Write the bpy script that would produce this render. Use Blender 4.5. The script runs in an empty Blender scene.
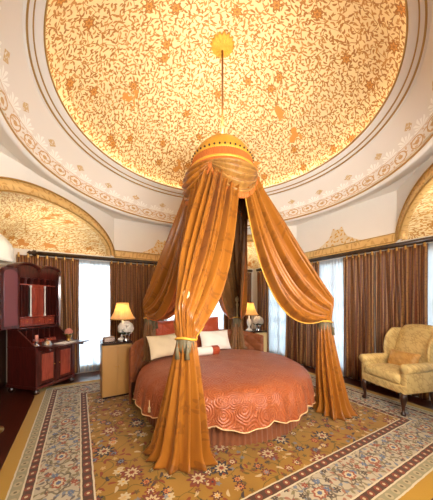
import bpy, bmesh, math, random
from math import sin, cos, pi, sqrt, radians as R, hypot, atan2
random.seed(7)
SC = bpy.context.scene
COL = SC.collection
V = SC.view_settings
V.view_transform = 'Standard'; V.look = 'None'; V.gamma = 1; V.use_curve_mapping = False
V.exposure = 0.0
CY = SC.cycles
CY.max_bounces = 8; CY.diffuse_bounces = 5; CY.transparent_max_bounces = 12
CY.caustics_reflective = False; CY.caustics_refractive = False
CY.use_denoising = True

# ------------------------------------------------------------------ materials
def lin(c):
    return tuple((v/255/12.92 if v/255 <= .04045 else ((v/255+.055)/1.055)**2.4) for v in c) + (1,)

class NT:
    """small node-tree writer"""
    def __init__(s, name):
        s.m = bpy.data.materials.new(name); s.m.use_nodes = True
        s.t = s.m.node_tree; s.n = s.t.nodes; s.l = s.t.links
        s.out = s.n['Material Output']; s.b = s.n['Principled BSDF']
    def put(s, sock, v):
        if isinstance(v, bpy.types.NodeSocket): s.l.new(v, sock)
        elif isinstance(v, (tuple, list)) and sock.type == 'VECTOR': sock.default_value = v[:3]
        else: sock.default_value = v
    def math(s, op, a, b=0.0, c=None):
        n = s.n.new('ShaderNodeMath'); n.operation = op
        s.put(n.inputs[0], a); s.put(n.inputs[1], b)
        if c is not None: s.put(n.inputs[2], c)
        return n.outputs[0]
    def add(s, a, b): return s.math('ADD', a, b)
    def sub(s, a, b): return s.math('SUBTRACT', a, b)
    def mul(s, a, b): return s.math('MULTIPLY', a, b)
    def mx(s, a, b): return s.math('MAXIMUM', a, b)
    def mn(s, a, b): return s.math('MINIMUM', a, b)
    def lt(s, a, b): return s.math('LESS_THAN', a, b)
    def gt(s, a, b): return s.math('GREATER_THAN', a, b)
    def band(s, x, lo, hi): return s.mul(s.gt(x, lo), s.lt(x, hi))
    def ss(s, x, lo, hi):
        n = s.n.new('ShaderNodeMapRange'); n.interpolation_type = 'SMOOTHSTEP'
        s.put(n.inputs[0], x); n.inputs[1].default_value = lo; n.inputs[2].default_value = hi
        return n.outputs[0]
    def vm(s, op, a, b=(0, 0, 0)):
        n = s.n.new('ShaderNodeVectorMath'); n.operation = op
        s.put(n.inputs[0], a); s.put(n.inputs[1], b)
        return n.outputs['Value'] if op in ('LENGTH', 'DOT_PRODUCT', 'DISTANCE') else n.outputs[0]
    def scale(s, v, k):
        n = s.n.new('ShaderNodeVectorMath'); n.operation = 'SCALE'
        s.put(n.inputs[0], v); s.put(n.inputs['Scale'], k); return n.outputs[0]
    def xyz(s, v):
        n = s.n.new('ShaderNodeSeparateXYZ'); s.put(n.inputs[0], v); return n.outputs
    def vec(s, x, y, z=0.0):
        n = s.n.new('ShaderNodeCombineXYZ'); s.put(n.inputs[0], x); s.put(n.inputs[1], y); s.put(n.inputs[2], z); return n.outputs[0]
    def mix(s, f, a, b):
        n = s.n.new('ShaderNodeMix'); n.data_type = 'RGBA'
        s.put(n.inputs[0], f); s.put(n.inputs[6], a); s.put(n.inputs[7], b); return n.outputs[2]
    def coord(s, k='Object'):
        return s.n.new('ShaderNodeTexCoord').outputs[k]
    def noise(s, v, sc, det=2.0, dist=0.0):
        n = s.n.new('ShaderNodeTexNoise'); s.put(n.inputs['Vector'], v)
        n.inputs['Scale'].default_value = sc; n.inputs['Detail'].default_value = det; n.inputs['Distortion'].default_value = dist
        return n.outputs
    def vor(s, v, rnd=1.0, feat='F1', dim='2D'):
        n = s.n.new('ShaderNodeTexVoronoi'); n.voronoi_dimensions = dim; n.feature = feat
        s.put(n.inputs['Vector'], v); n.inputs['Scale'].default_value = 1; n.inputs['Randomness'].default_value = rnd
        return n.outputs
    def ramp(s, f, stops, const=False):
        n = s.n.new('ShaderNodeValToRGB'); cr = n.color_ramp
        if const: cr.interpolation = 'CONSTANT'
        while len(cr.elements) < len(stops): cr.elements.new(.5)
        for e, (p, c) in zip(cr.elements, stops): e.position = p; e.color = c
        s.put(n.inputs[0], f); return n.outputs[0]
    def rot(s, v, ang):
        n = s.n.new('ShaderNodeVectorRotate'); n.rotation_type = 'Z_AXIS'
        s.put(n.inputs['Vector'], v); s.put(n.inputs['Angle'], ang); return n.outputs[0]
    def bump(s, h, st=.3, d=.01):
        n = s.n.new('ShaderNodeBump'); n.inputs['Strength'].default_value = st; n.inputs['Distance'].default_value = d
        s.put(n.inputs['Height'], h); s.l.new(n.outputs[0], s.b.inputs['Normal'])
    def set(s, color=None, rough=None, metal=None, sheen=None, spec=None, coat=None):
        if color is not None: s.put(s.b.inputs['Base Color'], color)
        if rough is not None: s.put(s.b.inputs['Roughness'], rough)
        if metal is not None: s.put(s.b.inputs['Metallic'], metal)
        if sheen is not None: s.b.inputs['Sheen Weight'].default_value = sheen
        if spec is not None: s.b.inputs['Specular IOR Level'].default_value = spec
        if coat is not None: s.b.inputs['Coat Weight'].default_value = coat
        return s.m
    # scattered leaves: returns mask and midrib mask
    def leaves(s, p, k, off, la=.46, lb=.17, rnd=.75, sw=None):
        q = s.vm('ADD', s.scale(p, k), off)
        vo = s.vor(q, rnd)
        d = s.vm('SUBTRACT', q, vo['Position'])
        ang = s.mul(s.xyz(vo['Color'])[0], 6.283)
        d = s.rot(d, ang)
        x, y, _ = s.xyz(d)
        y = s.add(y, s.mul(s.mul(x, x), .55))
        w = s.sub(1.0, s.mul(x, .9))                 # teardrop
        e = s.math('SQRT', s.add(s.math('POWER', s.math('DIVIDE', x, la), 2.0), s.math('POWER', s.math('DIVIDE', y, s.mul(w, lb)), 2.0)))
        return s.sub(1.0, s.ss(e, .82, 1.05)), s.lt(s.math('ABSOLUTE', y), .02), vo['Color']
    def flowers(s, p, k, off, r0=.24, r1=.08, petals=6, rnd=.85):
        q = s.vm('ADD', s.scale(p, k), off)
        vo = s.vor(q, rnd)
        d = s.vm('SUBTRACT', q, vo['Position'])
        x, y, _ = s.xyz(d)
        a = s.add(s.math('ARCTAN2', y, x), s.mul(s.xyz(vo['Color'])[1], 6.0))
        rr = s.vm('LENGTH', d)
        lim = s.add(r0, s.mul(r1, s.math('COSINE', s.mul(a, float(petals)))))
        return s.lt(rr, lim), s.lt(rr, s.mul(lim, .62)), s.lt(rr, s.mul(lim, .3)), vo['Color']
    def vines(s, p, k, off, th=.035):
        q = s.vm('ADD', s.scale(p, k), off)
        nz = s.noise(q, 1.3, 1.0)['Color']
        q = s.vm('ADD', q, s.scale(s.vm('SUBTRACT', nz, (.5, .5, .5)), .9))
        return s.lt(s.vor(q, 1.0, 'DISTANCE_TO_EDGE')['Distance'], th)

def simple(name, rgb, rough=.5, metal=0, sheen=0, spec=.5, nz=0, nsc=20, bump=0, coat=0):
    t = NT(name); c = lin(rgb)
    if nz or bump:
        f = t.noise(t.coord(), nsc, 3)['Fac']
        d = tuple(v*(1-nz) for v in c[:3]) + (1,)
        l = tuple(min(1, v*(1+nz)) for v in c[:3]) + (1,)
        col = t.mix(f, d, l)
        if bump: t.bump(f, bump, .004)
    else: col = c
    return t.set(col, rough, metal, sheen, spec, coat)

def filigree(name, k, bg, g1, g2, orange):
    t = NT(name); p = t.coord('UV')
    m1, r1, c1 = t.leaves(p, k, (3.1, 7.7, 0))
    m2, r2, c2 = t.leaves(p, k*1.15, (13.4, 1.9, 0), .44, .14)
    vn = t.vines(p, k*.42, (5, 2, 0), .03)
    fl, fi, fc, fcol = t.flowers(p, k*.22, (9, 4, 0), .19, .055, 6, .95)
    big, bi, bc, bcol = t.flowers(p, k*.085, (2.4, 6.6, 0), .13, .05, 3, 1.0)
    nz = t.noise(p, k*.12, 2)['Fac']
    gold = t.mix(t.xyz(c1)[2], g1, g2)
    base = t.mix(t.ss(nz, .35, .7), bg, tuple(v*.88 for v in bg[:3]) + (1,))
    m = t.mx(t.mx(m1, m2), vn)
    col = t.mix(m, base, gold)
    sel = t.gt(t.xyz(fcol)[0], .72)
    col = t.mix(t.mul(fl, sel), col, g1); col = t.mix(t.mul(t.sub(fi, fc), sel), col, orange)
    col = t.mix(t.mul(big, t.mul(t.gt(t.xyz(bcol)[1], .72), t.gt(t.noise(p, k*.6, 2)['Fac'], .47))), col, orange)
    t.bump(m, .25, .01)
    return t.set(col, t.mix(m, (.6, .6, .6, 1), (.38, .38, .38, 1)), t.mul(m, .25), spec=.4)

M = {}
M['dome'] = filigree('dome_filigree', 12.5, lin((248, 222, 168)), lin((170, 112, 46)), lin((200, 142, 72)), lin((214, 146, 66)))
M['conch'] = filigree('arch_filigree', 14.0, lin((252, 232, 180)), lin((200, 142, 66)), lin((224, 172, 96)), lin((214, 146, 70)))
M['plaster'] = simple('plaster', (234, 226, 214), .6, nz=.03, nsc=3)
M['cream'] = simple('cream_moulding', (236, 228, 216), .5, nz=.03, nsc=4)
M['gilt'] = simple('gilt_paint', (206, 160, 84), .45, .35, nz=.15, nsc=12)
M['giltline'] = simple('gilt_line', (176, 134, 62), .4, .5)
M['darkfloor'] = None

def band_mat():
    t = NT('gilt_band'); p = t.coord('UV')
    f = t.noise(p, 9, 3)['Fac']
    m, _, _ = t.leaves(p, 11, (1, 2, 0), .46, .15)
    c = t.mix(f, lin((214, 168, 96)), lin((240, 204, 138)))
    c = t.mix(t.mul(m, .55), c, lin((186, 130, 56)))
    return t.set(c, .5, .15)
M['band'] = band_mat()

def cove_mat():
    t = NT('stencilled_cove'); u, v, _ = t.xyz(t.coord('UV'))     # u: repeats round the ring, v: 0 foot .. 1 rim
    base = lin((232, 224, 212)); gold = lin((198, 150, 80)); white = lin((250, 246, 236))
    col = base
    fu = t.sub(t.math('FRACT', u), .5)
    # gold rinceau at the foot
    q = t.vec(t.mul(u, 1.0), t.mul(v, 4.0))
    lv, _, _ = t.leaves(q, 3.6, (0, 0, 0), .42, .2)
    rr = t.vm('LENGTH', t.vec(fu, t.mul(t.sub(v, .17), 3.4)))
    ring = t.mx(t.band(rr, .30, .37), t.lt(rr, .13))
    g = t.mul(t.mx(t.mul(lv, .8), ring), t.band(v, .055, .285))
    col = t.mix(t.mul(g, .9), col, gold)
    col = t.mix(t.mul(t.mx(t.band(v, .035, .05), t.band(v, .295, .305)), .8), col, gold)
    # white shells above it
    fs = t.sub(t.math('FRACT', t.add(u, .5)), .5)
    r2 = t.vm('LENGTH', t.vec(fs, t.mul(t.sub(v, .36), 3.2)))
    a2 = t.math('ARCTAN2', fs, t.mul(t.sub(v, .31), 3.2))
    sh = t.mul(t.lt(r2, t.add(.40, t.mul(.07, t.math('COSINE', t.mul(a2, 9.0))))), t.gt(t.math('SINE', t.mul(a2, 14.0)), -.35))
    col = t.mix(t.mul(sh, t.gt(v, .305)), col, white)
    # sparse gold sprigs
    u3 = t.sub(t.math('FRACT', t.add(t.mul(u, .5), .25)), .5)
    r3 = t.add(t.mul(t.math('ABSOLUTE', u3), 5.2), t.mul(t.math('ABSOLUTE', t.sub(v, .56)), 8.0))
    rag = t.noise(t.vec(t.mul(u, 9.0), t.mul(v, 30.0)), 1, 2)['Fac']
    sp = t.mul(t.lt(r3, .72), t.gt(rag, .42))
    col = t.mix(t.mul(sp, .8), col, lin((200, 160, 84)))
    return t.set(col, .55)
M['cove'] = cove_mat()

def carpet_mat(hx, hy):
    t = NT('persian_carpet'); p = t.coord('Object'); x, y, _ = t.xyz(p)
    dx = t.sub(hx, t.math('ABSOLUTE', x)); dy = t.sub(hy, t.math('ABSOLUTE', y))
    d = t.mn(dx, dy)
    wob = t.mul(t.sub(t.noise(p, 14, 2)['Fac'], .5), .012)
    d = t.add(d, wob)
    along = t.mix(t.lt(dx, dy), t.vec(x, 0), t.vec(y, 0)); along = t.xyz(along)[0]
    gold = t.mix(t.noise(p, 2.2, 3)['Fac'], lin((128, 90, 26)), lin((172, 128, 50)))
    rust, navy, ivory, olive, slate = lin((130, 56, 34)), lin((54, 48, 56)), lin((196, 174, 134)), lin((98, 82, 30)), lin((110, 118, 128))
    # --- field
    f = gold
    vn = t.vines(p, 4.0, (2, 9, 0), .02)
    f = t.mix(t.mul(vn, .85), f, olive)
    l1, mr, lc = t.leaves(p, 11, (4, 1, 0), .42, .15, .9)
    lsel = t.gt(t.xyz(lc)[1], .42)
    lcol = t.ramp(t.xyz(lc)[2], [(0, rust), (.3, olive), (.55, navy), (.75, ivory), (.9, rust)], True)
    f = t.mix(t.mul(t.mul(l1, lsel), .9), f, lcol)
    f1, f2, f3, fc = t.flowers(p, 6.0, (1, 3, 0), .25, .06, 7, .9)
    r, g, b = t.xyz(fc)
    fsel = t.gt(r, .35)
    f = t.mix(t.mul(f1, fsel), f, t.ramp(g, [(0, navy), (.3, rust), (.6, lin((96, 50, 40))), (.8, ivory)], True))
    f = t.mix(t.mul(f2, fsel), f, t.ramp(b, [(0, ivory), (.3, lin((190, 120, 70))), (.6, rust), (.85, slate)], True))
    f = t.mix(t.mul(f3, fsel), f, t.ramp(g, [(0, rust), (.4, navy), (.7, gold_c := lin((206, 150, 50)))], True))
    h1, h2, h3, hc = t.flowers(p, 11, (3, 1, 0), .24, .07, 5, .9)
    f = t.mix(t.mul(t.mul(h1, t.gt(t.xyz(hc)[0], .5)), .8), f, t.ramp(t.xyz(hc)[1], [(0, lin((112, 60, 36))), (.35, lin((196, 160, 104))), (.6, lin((92, 76, 40))), (.8, slate)], True))
    g1, g2, g3, gc = t.flowers(p, 2.3, (6, 5, 0), .19, .05, 9, .8)
    f = t.mix(g1, f, t.ramp(t.xyz(gc)[0], [(0, navy), (.5, lin((120, 60, 44)))], True))
    f = t.mix(g2, f, lin((196, 172, 130))); f = t.mix(g3, f, rust)
    # --- main border
    m = t.mix(t.noise(p, 3, 2)['Fac'], lin((162, 148, 124)), lin((196, 182, 154)))
    vb = t.vines(p, 9.0, (7, 3, 0), .06)
    m = t.mix(t.mul(vb, .75), m, lin((110, 96, 72)))
    bl, _, bc = t.leaves(p, 17, (8, 2, 0), .44, .22, .9)
    m = t.mix(t.mul(bl, .85), m, t.ramp(t.xyz(bc)[1], [(0, lin((104, 116, 132))), (.3, lin((152, 92, 66))), (.5, lin((120, 108, 70))), (.75, lin((86, 78, 80)))], True))
    fa = t.sub(t.math('FRACT', t.math('DIVIDE', along, .40)), .5)
    dd = t.math('DIVIDE', t.sub(d, .47), .40)
    rr = t.vm('LENGTH', t.vec(fa, t.mul(dd, 1.25)))
    an = t.math('ARCTAN2', dd, fa)
    lim = t.add(.29, t.mul(.035, t.math('COSINE', t.mul(an, 8.0))))
    m = t.mix(t.mul(t.band(t.sub(rr, lim), -.02, .03), .8), m, lin((92, 80, 62)))
    sf1, sf2, sf3, sc_ = t.flowers(p, 10, (3, 8, 0), .26, .07, 6, .9)
    m = t.mix(t.mul(sf1, t.gt(t.xyz(sc_)[0], .4)), m, t.ramp(t.xyz(sc_)[1], [(0, lin((96, 108, 130))), (.35, lin((146, 78, 56))), (.7, lin((84, 72, 60)))], True))
    m = t.mix(sf3, m, ivory)
    m = t.mix(t.lt(rr, t.mul(lim, .55)), m, lin((150, 84, 58)))
    m = t.mix(t.lt(rr, t.mul(lim, .38)), m, lin((196, 180, 146)))
    m = t.mix(t.lt(rr, t.mul(lim, .2)), m, lin((90, 96, 120)))
    # --- dark guard stripes
    ga = t.sub(t.math('FRACT', t.math('DIVIDE', along, .10)), .5)
    def guard(dc, basec, dot, dot2):
        rg = t.vm('LENGTH', t.vec(ga, t.math('DIVIDE', t.sub(d, dc), .10)))
        c = t.mix(t.lt(rg, .30), basec, dot); return t.mix(t.lt(rg, .12), c, dot2)
    k1 = guard(.26, lin((84, 56, 40)), lin((128, 66, 46)), ivory)
    k2 = guard(.685, lin((84, 56, 40)), lin((128, 66, 46)), ivory)
    k0 = guard(.175, lin((150, 140, 108)), lin((176, 160, 124)), lin((110, 96, 66)))
    c = lin((176, 134, 44))
    for lo, hi, col in ((.13, .22, k0), (.22, .30, k1), (.30, .64, m), (.64, .73, k2), (.73, 9, f)):
        c = t.mix(t.band(d, lo, hi), c, col)
    for e in (.13, .222, .302, .638, .73):
        c = t.mix(t.band(d, e-.007, e+.007), c, lin((206, 192, 160)))
    fib = t.noise(p, 160, 2)['Fac']
    c = t.mix(t.mul(fib, .35), c, t.mix(.5, c, (0.02, .012, .006, 1)))
    t.bump(fib, .4, .004)
    return t.set(c, .95, sheen=.15, spec=.15)

def silk_mat(name, c1, c2, motif, rough=.42, sc=1.0):
    t = NT(name); p = t.coord('UV')
    f = t.noise(t.vm('MULTIPLY', p, (30, 1.6, 1)), 1, 3)['Fac']
    c = t.mix(f, c1, c2)
    a, b, cc, col = t.flowers(p, 3.4*sc, (3, 2, 0), .2, .07, 5, .5)
    lv, _, lc = t.leaves(p, 6.5*sc, (2, 7, 0), .4, .13, .9)
    m = t.mx(t.sub(a, cc), t.mul(lv, t.gt(t.xyz(lc)[1], .6)))
    c = t.mix(t.mul(m, .34), c, motif)
    return t.set(c, rough, 0, sheen=.04, spec=.45)
M['silk'] = silk_mat('amber_silk', lin((126, 68, 16)), lin((176, 112, 36)), lin((84, 40, 14)), .32)
M['rustsilk'] = silk_mat('rust_silk', lin((158, 74, 30)), lin((190, 102, 46)), lin((110, 56, 26)))
M['lining'] = silk_mat('olive_lining', lin((104, 66, 30)), lin((146, 100, 50)), lin((70, 42, 22)), .5)
M['swagcloth'] = silk_mat('tan_swag_silk', lin((140, 96, 44)), lin((188, 138, 66)), lin((110, 66, 30)), .45)
M['fringe'] = simple('orange_fringe', (196, 108, 44), .75, nz=.3, nsc=60)
M['fringegold'] = simple('gold_braid', (226, 170, 62), .5, .2, nz=.25, nsc=40)
M['bobble'] = simple('dark_bobble', (60, 34, 16), .6)

def stripe_mat():
    t = NT('striped_drapery'); u, v, _ = t.xyz(t.coord('UV'))
    f = t.math('FRACT', t.mul(u, 6.5))
    c = lin((112, 68, 36))
    c = t.mix(t.band(f, .12, .30), c, lin((160, 116, 64)))
    c = t.mix(t.band(f, .45, .56), c, lin((82, 42, 26)))
    c = t.mix(t.band(f, .66, .73), c, lin((178, 134, 78)))
    c = t.mix(t.band(f, .84, .95), c, lin((112, 54, 30)))
    m, _, _ = t.leaves(t.vec(u, v), 16, (0, 0, 0), .4, .16)
    c = t.mix(t.mul(m, .35), c, lin((66, 36, 22)))
    return t.set(c, .45, sheen=.04, spec=.4)
M['stripe'] = stripe_mat()

def sheer_mat():
    t = NT('sheer_voile'); n = t.n
    d = n.new('ShaderNodeBsdfDiffuse'); d.inputs[0].default_value = (.80, .84, .88, 1)
    tr = n.new('ShaderNodeBsdfTranslucent'); tr.inputs[0].default_value = (.80, .86, .92, 1)
    tp = n.new('ShaderNodeBsdfTransparent')
    a = n.new('ShaderNodeMixShader'); a.inputs[0].default_value = .56
    t.l.new(d.outputs[0], a.inputs[1]); t.l.new(tr.outputs[0], a.inputs[2])
    b = n.new('ShaderNodeMixShader'); b.inputs[0].default_value = .12
    t.l.new(a.outputs[0], b.inputs[1]); t.l.new(tp.outputs[0], b.inputs[2])
    t.l.new(b.outputs[0], t.out.inputs[0]); return t.m
M['sheer'] = sheer_mat()

def glass_mat():
    t = NT('window_glass'); n = t.n
    g = n.new('ShaderNodeBsdfGlossy'); g.inputs['Roughness'].default_value = .02
    tp = n.new('ShaderNodeBsdfTransparent'); tp.inputs[0].default_value = (.95, .98, .97, 1)
    f = n.new('ShaderNodeFresnel'); f.inputs[0].default_value = 1.45
    b = n.new('ShaderNodeMixShader'); t.l.new(f.outputs[0], b.inputs[0])
    t.l.new(tp.outputs[0], b.inputs[1]); t.l.new(g.outputs[0], b.inputs[2]); t.l.new(b.outputs[0], t.out.inputs[0]); return t.m
M['glass'] = glass_mat()

def wood_mat(name, c1, c2, rough=.28, sc=1.0):
    t = NT(name); p = t.coord()
    q = t.vm('MULTIPLY', p, (9*sc, 9*sc, 1.4*sc))
    f = t.noise(q, 2.2, 5, 1.2)['Fac']
    return t.set(t.mix(t.ss(f, .3, .7), c1, c2), rough, spec=.5, coat=.25)
M['mahog'] = wood_mat('dark_mahogany', lin((56, 20, 16)), lin((92, 34, 27)))
M['mahogred'] = wood_mat('red_mahogany_panel', lin((140, 56, 42)), lin((174, 80, 60)))
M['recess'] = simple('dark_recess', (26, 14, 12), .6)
M['ebony'] = wood_mat('dark_leg_wood', lin((38, 18, 10)), lin((64, 32, 18)))
M['rail'] = wood_mat('dark_rail_wood', lin((40, 26, 14)), lin((66, 44, 24)), .4)
M['ivorypost'] = simple('painted_ivory_wood', (226, 196, 140), .4)
M['stand'] = simple('gold_lacquer_panel', (182, 136, 74), .42, nz=.06, nsc=5)
M['standlit'] = simple('lit_gold_lacquer_panel', (232, 208, 150), .42, nz=.05, nsc=5)  # gold lacquer made paler: bright light on the right nightstand put into its colour
M['standtop'] = simple('dark_table_top', (48, 26, 18), .25)
M['brass'] = simple('antique_brass', (196, 148, 72), .3, 1)
M['bronze'] = simple('dark_bronze', (150, 100, 48), .45, .4)
M['silver'] = simple('polished_silver', (206, 200, 196), .22, 1)
M['porcelain'] = simple('white_porcelain', (236, 232, 222), .3)
M['rose'] = simple('white_petals', (240, 232, 220), .7, nz=.1, nsc=40)
M['pinkrose'] = simple('pink_petals', (216, 140, 122), .7, nz=.2, nsc=40)
M['leafgreen'] = simple('leaf_green', (70, 84, 44), .6)
M['paper'] = simple('paper', (236, 230, 220), .8)
M['rope'] = simple('silver_olive_rope', (104, 92, 64), .6, nz=.4, nsc=60)
M['white'] = simple('white_linen', (238, 230, 216), .8, nz=.04, nsc=8, sheen=.2)
M['creamlinen'] = simple('cream_linen', (228, 208, 170), .8, nz=.04, nsc=8)
M['whiteshade'] = simple('white_glass_shade', (232, 230, 216), .5)
M['piping'] = simple('cream_piping', (226, 190, 140), .7)

def wood_floor():
    t = NT('dark_floor_boards'); p = t.coord(); x, y, _ = t.xyz(p)
    i = t.math('FLOOR', t.mul(x, 8.0)); fx = t.math('FRACT', t.mul(x, 8.0))
    f = t.noise(t.vec(t.add(t.mul(x, 22.0), t.mul(i, 5.1)), t.mul(y, 2.0)), 1, 4)['Fac']
    c = t.mix(f, lin((40, 16, 10)), lin((84, 36, 22)))
    c = t.mix(t.lt(fx, .03), c, lin((18, 8, 5)))
    return t.set(c, .3, coat=.2)
M['darkfloor'] = wood_floor()

def quilt_mat(name, c1, c2, line):
    t = NT(name); p = t.coord('UV')
    f = t.noise(p, 3, 3)['Fac']
    c = t.mix(f, c1, c2)
    q = t.scale(p, 5.0)
    vo = t.vor(t.vm('ADD', q, t.scale(t.vm('SUBTRACT', t.noise(q, .8, 1)['Color'], (.5, .5, .5)), .5)), .55)
    d = vo['Distance']
    s1 = t.math('SINE', t.mul(d, 40.0))
    a, b, cc, _ = t.flowers(p, 4.0, (0, 0, 0), .26, .08, 6, .55)
    m = t.ss(s1, .45, .95)
    c = t.mix(t.mul(m, .2), c, line)
    c = t.mix(t.mul(t.sub(a, b), .2), c, line)
    t.bump(t.add(t.mul(s1, -.3), t.mul(t.noise(p, 9, 3)['Fac'], 1.6)), .5, .015)
    return t.set(c, .45, sheen=.04, spec=.45)
M['spread'] = quilt_mat('rust_quilted_silk', lin((138, 62, 28)), lin((168, 88, 44)), lin((200, 128, 82)))
M['rustcush'] = quilt_mat('rust_cushion_silk', lin((156, 54, 28)), lin((186, 78, 42)), lin((204, 110, 66)))
M['skirt'] = simple('brown_pleated_skirt', (134, 76, 42), .6, nz=.15, nsc=30, sheen=.2)
M['headboard'] = silk_mat('rust_tufted_velvet', lin((122, 62, 30)), lin((150, 86, 42)), lin((96, 44, 22)), .6)
def damask(name, c1, c2, sc=7):
    t = NT(name); x_, y_, z_ = t.xyz(t.coord('Object')); p = t.vec(t.add(x_, t.mul(z_, .8)), t.add(y_, t.mul(z_, .7)))
    a, b, cc, _ = t.flowers(p, sc, (2, 2, 0), .3, .1, 6, .6)
    lv, _, _ = t.leaves(p, sc*2.2, (4, 4, 0), .45, .18)
    f = t.mx(t.mul(t.sub(a, cc), .8), t.mul(lv, .5))
    nz = t.noise(p, 4, 3)['Fac']
    c = t.mix(t.mul(f, .6), t.mix(nz, c1, tuple(v*.85 for v in c1[:3]) + (1,)), c2)
    t.bump(t.noise(p, 120, 2)['Fac'], .15, .002)
    return t.set(c, .55, sheen=.05)
M['chair'] = damask('gold_damask', lin((218, 190, 124)), lin((166, 126, 64)))
M['chairpillow'] = damask('ochre_damask', lin((206, 158, 84)), lin((170, 118, 54)), 10)

def shade_mat():
    t = NT('lit_lamp_shade'); n = t.n
    d = n.new('ShaderNodeBsdfDiffuse'); d.inputs[0].default_value = lin((250, 226, 180))
    tr = n.new('ShaderNodeBsdfTranslucent'); tr.inputs[0].default_value = lin((255, 220, 160))
    a = n.new('ShaderNodeMixShader'); a.inputs[0].default_value = .55
    t.l.new(d.outputs[0], a.inputs[1]); t.l.new(tr.outputs[0], a.inputs[2]); t.l.new(a.outputs[0], t.out.inputs[0]); return t.m
M['shade'] = shade_mat()
def emis(name, rgb, st):
    t = NT(name); e = t.n.new('ShaderNodeEmission'); e.inputs[0].default_value = rgb; e.inputs[1].default_value = st
    t.l.new(e.outputs[0], t.out.inputs[0]); return t.m

# ------------------------------------------------------------------ geometry helpers
def obj(name, vf, mat=None, parent=None, smooth=True, uv=None, kind=None, label=None, loc=None, rot=None):
    me = bpy.data.meshes.new(name)
    v, f = vf[0], vf[1]
    me.from_pydata(v, [], f)
    uvs = uv if uv is not None else (vf[2] if len(vf) > 2 else None)
    if uvs is not None:
        l = me.uv_layers.new(name='UVMap')
        buf = [0.0]*(2*len(me.loops))
        for lp in me.loops:
            q = uvs[lp.vertex_index]; buf[2*lp.index] = q[0]; buf[2*lp.index+1] = q[1]
        l.data.foreach_set('uv', buf)
    me.validate(); me.update()
    if smooth: me.polygons.foreach_set('use_smooth', [True]*len(me.polygons))
    o = bpy.data.objects.new(name, me); COL.objects.link(o)
    if mat: me.materials.append(M[mat] if isinstance(mat, str) else mat)
    if parent: o.parent = parent
    if kind: o['kind'] = kind
    if label: o['label'] = label
    if loc: o.location = loc
    if rot: o.rotation_euler = rot
    return o

def thing(name, label, cat, loc=(0, 0, 0), rz=0, group=None):
    o = bpy.data.objects.new(name, None); COL.objects.link(o)
    o.empty_display_size = .1; o.location = loc; o.rotation_euler = (0, 0, rz)
    return tag(o, label, cat, group)
def tag(o, label, cat, group=None):
    o['label'] = label; o['category'] = cat
    if group: o['group'] = group
    return o

def join(*parts):
    v, f, u = [], [], []; has = all(len(p) > 2 and p[2] is not None for p in parts)
    for p in parts:
        k = len(v); v += list(p[0]); f += [tuple(i+k for i in q) for q in p[1]]
        if has: u += list(p[2])
    return (v, f, u) if has else (v, f)
def xf(vf, loc=(0, 0, 0), rx=0, ry=0, rz=0, s=(1, 1, 1)):
    from mathutils import Matrix, Vector
    m = Matrix.Translation(loc) @ Matrix.Rotation(rz, 4, 'Z') @ Matrix.Rotation(ry, 4, 'Y') @ Matrix.Rotation(rx, 4, 'X') @ Matrix.Diagonal((*s, 1))
    return ([tuple(m @ Vector(p)) for p in vf[0]],) + tuple(vf[1:])
def box(c, d, bev=0.0, seg=2):
    bm = bmesh.new(); bmesh.ops.create_cube(bm, size=1)
    for v in bm.verts: v.co = (v.co.x*d[0]+c[0], v.co.y*d[1]+c[1], v.co.z*d[2]+c[2])
    if bev: bmesh.ops.bevel(bm, geom=bm.edges[:], offset=bev, segments=seg, affect='EDGES', profile=.5)
    bm.verts.index_update(); r = ([tuple(v.co) for v in bm.verts], [tuple(v.index for v in f.verts) for f in bm.faces]); bm.free(); return r
def lathe(prof, n=32, mod=None, a0=0, a1=2*pi, c=(0, 0, 0)):
    """prof: (r, z) list; mod(angle, i, r, z) -> (r, z)"""
    v, f, u = [], [], []; full = abs(a1-a0-2*pi) < 1e-6; k = n if full else n+1
    for i, (r, z) in enumerate(prof):
        for j in range(k):
            a = a0+(a1-a0)*j/n; rr, zz = mod(a, i, r, z) if mod else (r, z)
            v.append((c[0]+rr*cos(a), c[1]+rr*sin(a), c[2]+zz)); u.append((a*max(r, .05), i*.05))
    for i in range(len(prof)-1):
        for j in range(n):
            j2 = (j+1) % k
            f.append((i*k+j, i*k+j2, (i+1)*k+j2, (i+1)*k+j))
    return (v, f, u)
def tube(path, rad, n=10, cap=True):
    from mathutils import Vector
    P = [Vector(p) for p in path]; v, f = [], []
    rads = rad if isinstance(rad, (list, tuple)) else [rad]*len(P)
    T0 = (P[1]-P[0]).normalized(); up = Vector((0, 0, 1)) if abs(T0.z) < .9 else Vector((1, 0, 0))
    N = T0.cross(up).normalized()
    for i, p in enumerate(P):
        T = (P[min(i+1, len(P)-1)]-P[max(i-1, 0)]).normalized()
        N = (N-T*N.dot(T)).normalized(); B = T.cross(N)
        for j in range(n):
            a = 2*pi*j/n; q = p+(N*cos(a)+B*sin(a))*rads[i]; v.append(tuple(q))
    for i in range(len(P)-1):
        for j in range(n):
            j2 = (j+1) % n; f.append((i*n+j, i*n+j2, (i+1)*n+j2, (i+1)*n+j))
    if cap: f.append(tuple(range(n-1, -1, -1))); f.append(tuple(range((len(P)-1)*n, len(P)*n)))
    return (v, f)
def grid(fn, nu, nv, uvs=None, closed=False):
    v, u, f = [], [], []; k = nu if closed else nu+1
    for j in range(nv+1):
        for i in range(k):
            s, t = i/nu, j/nv; v.append(tuple(fn(s, t))); u.append(uvs(s, t) if uvs else (s, t))
    for j in range(nv):
        for i in range(nu):
            i2 = (i+1) % k; f.append((j*k+i, j*k+i2, (j+1)*k+i2, (j+1)*k+i))
    return (v, f, u)
def ball(c, r, n=12, s=(1, 1, 1)):
    pr = [(max(1e-4, r*sin(pi*i/n)), -r*cos(pi*i/n)) for i in range(n+1)]
    L = lathe(pr, n*2); return xf(L, c, s=s)
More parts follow.
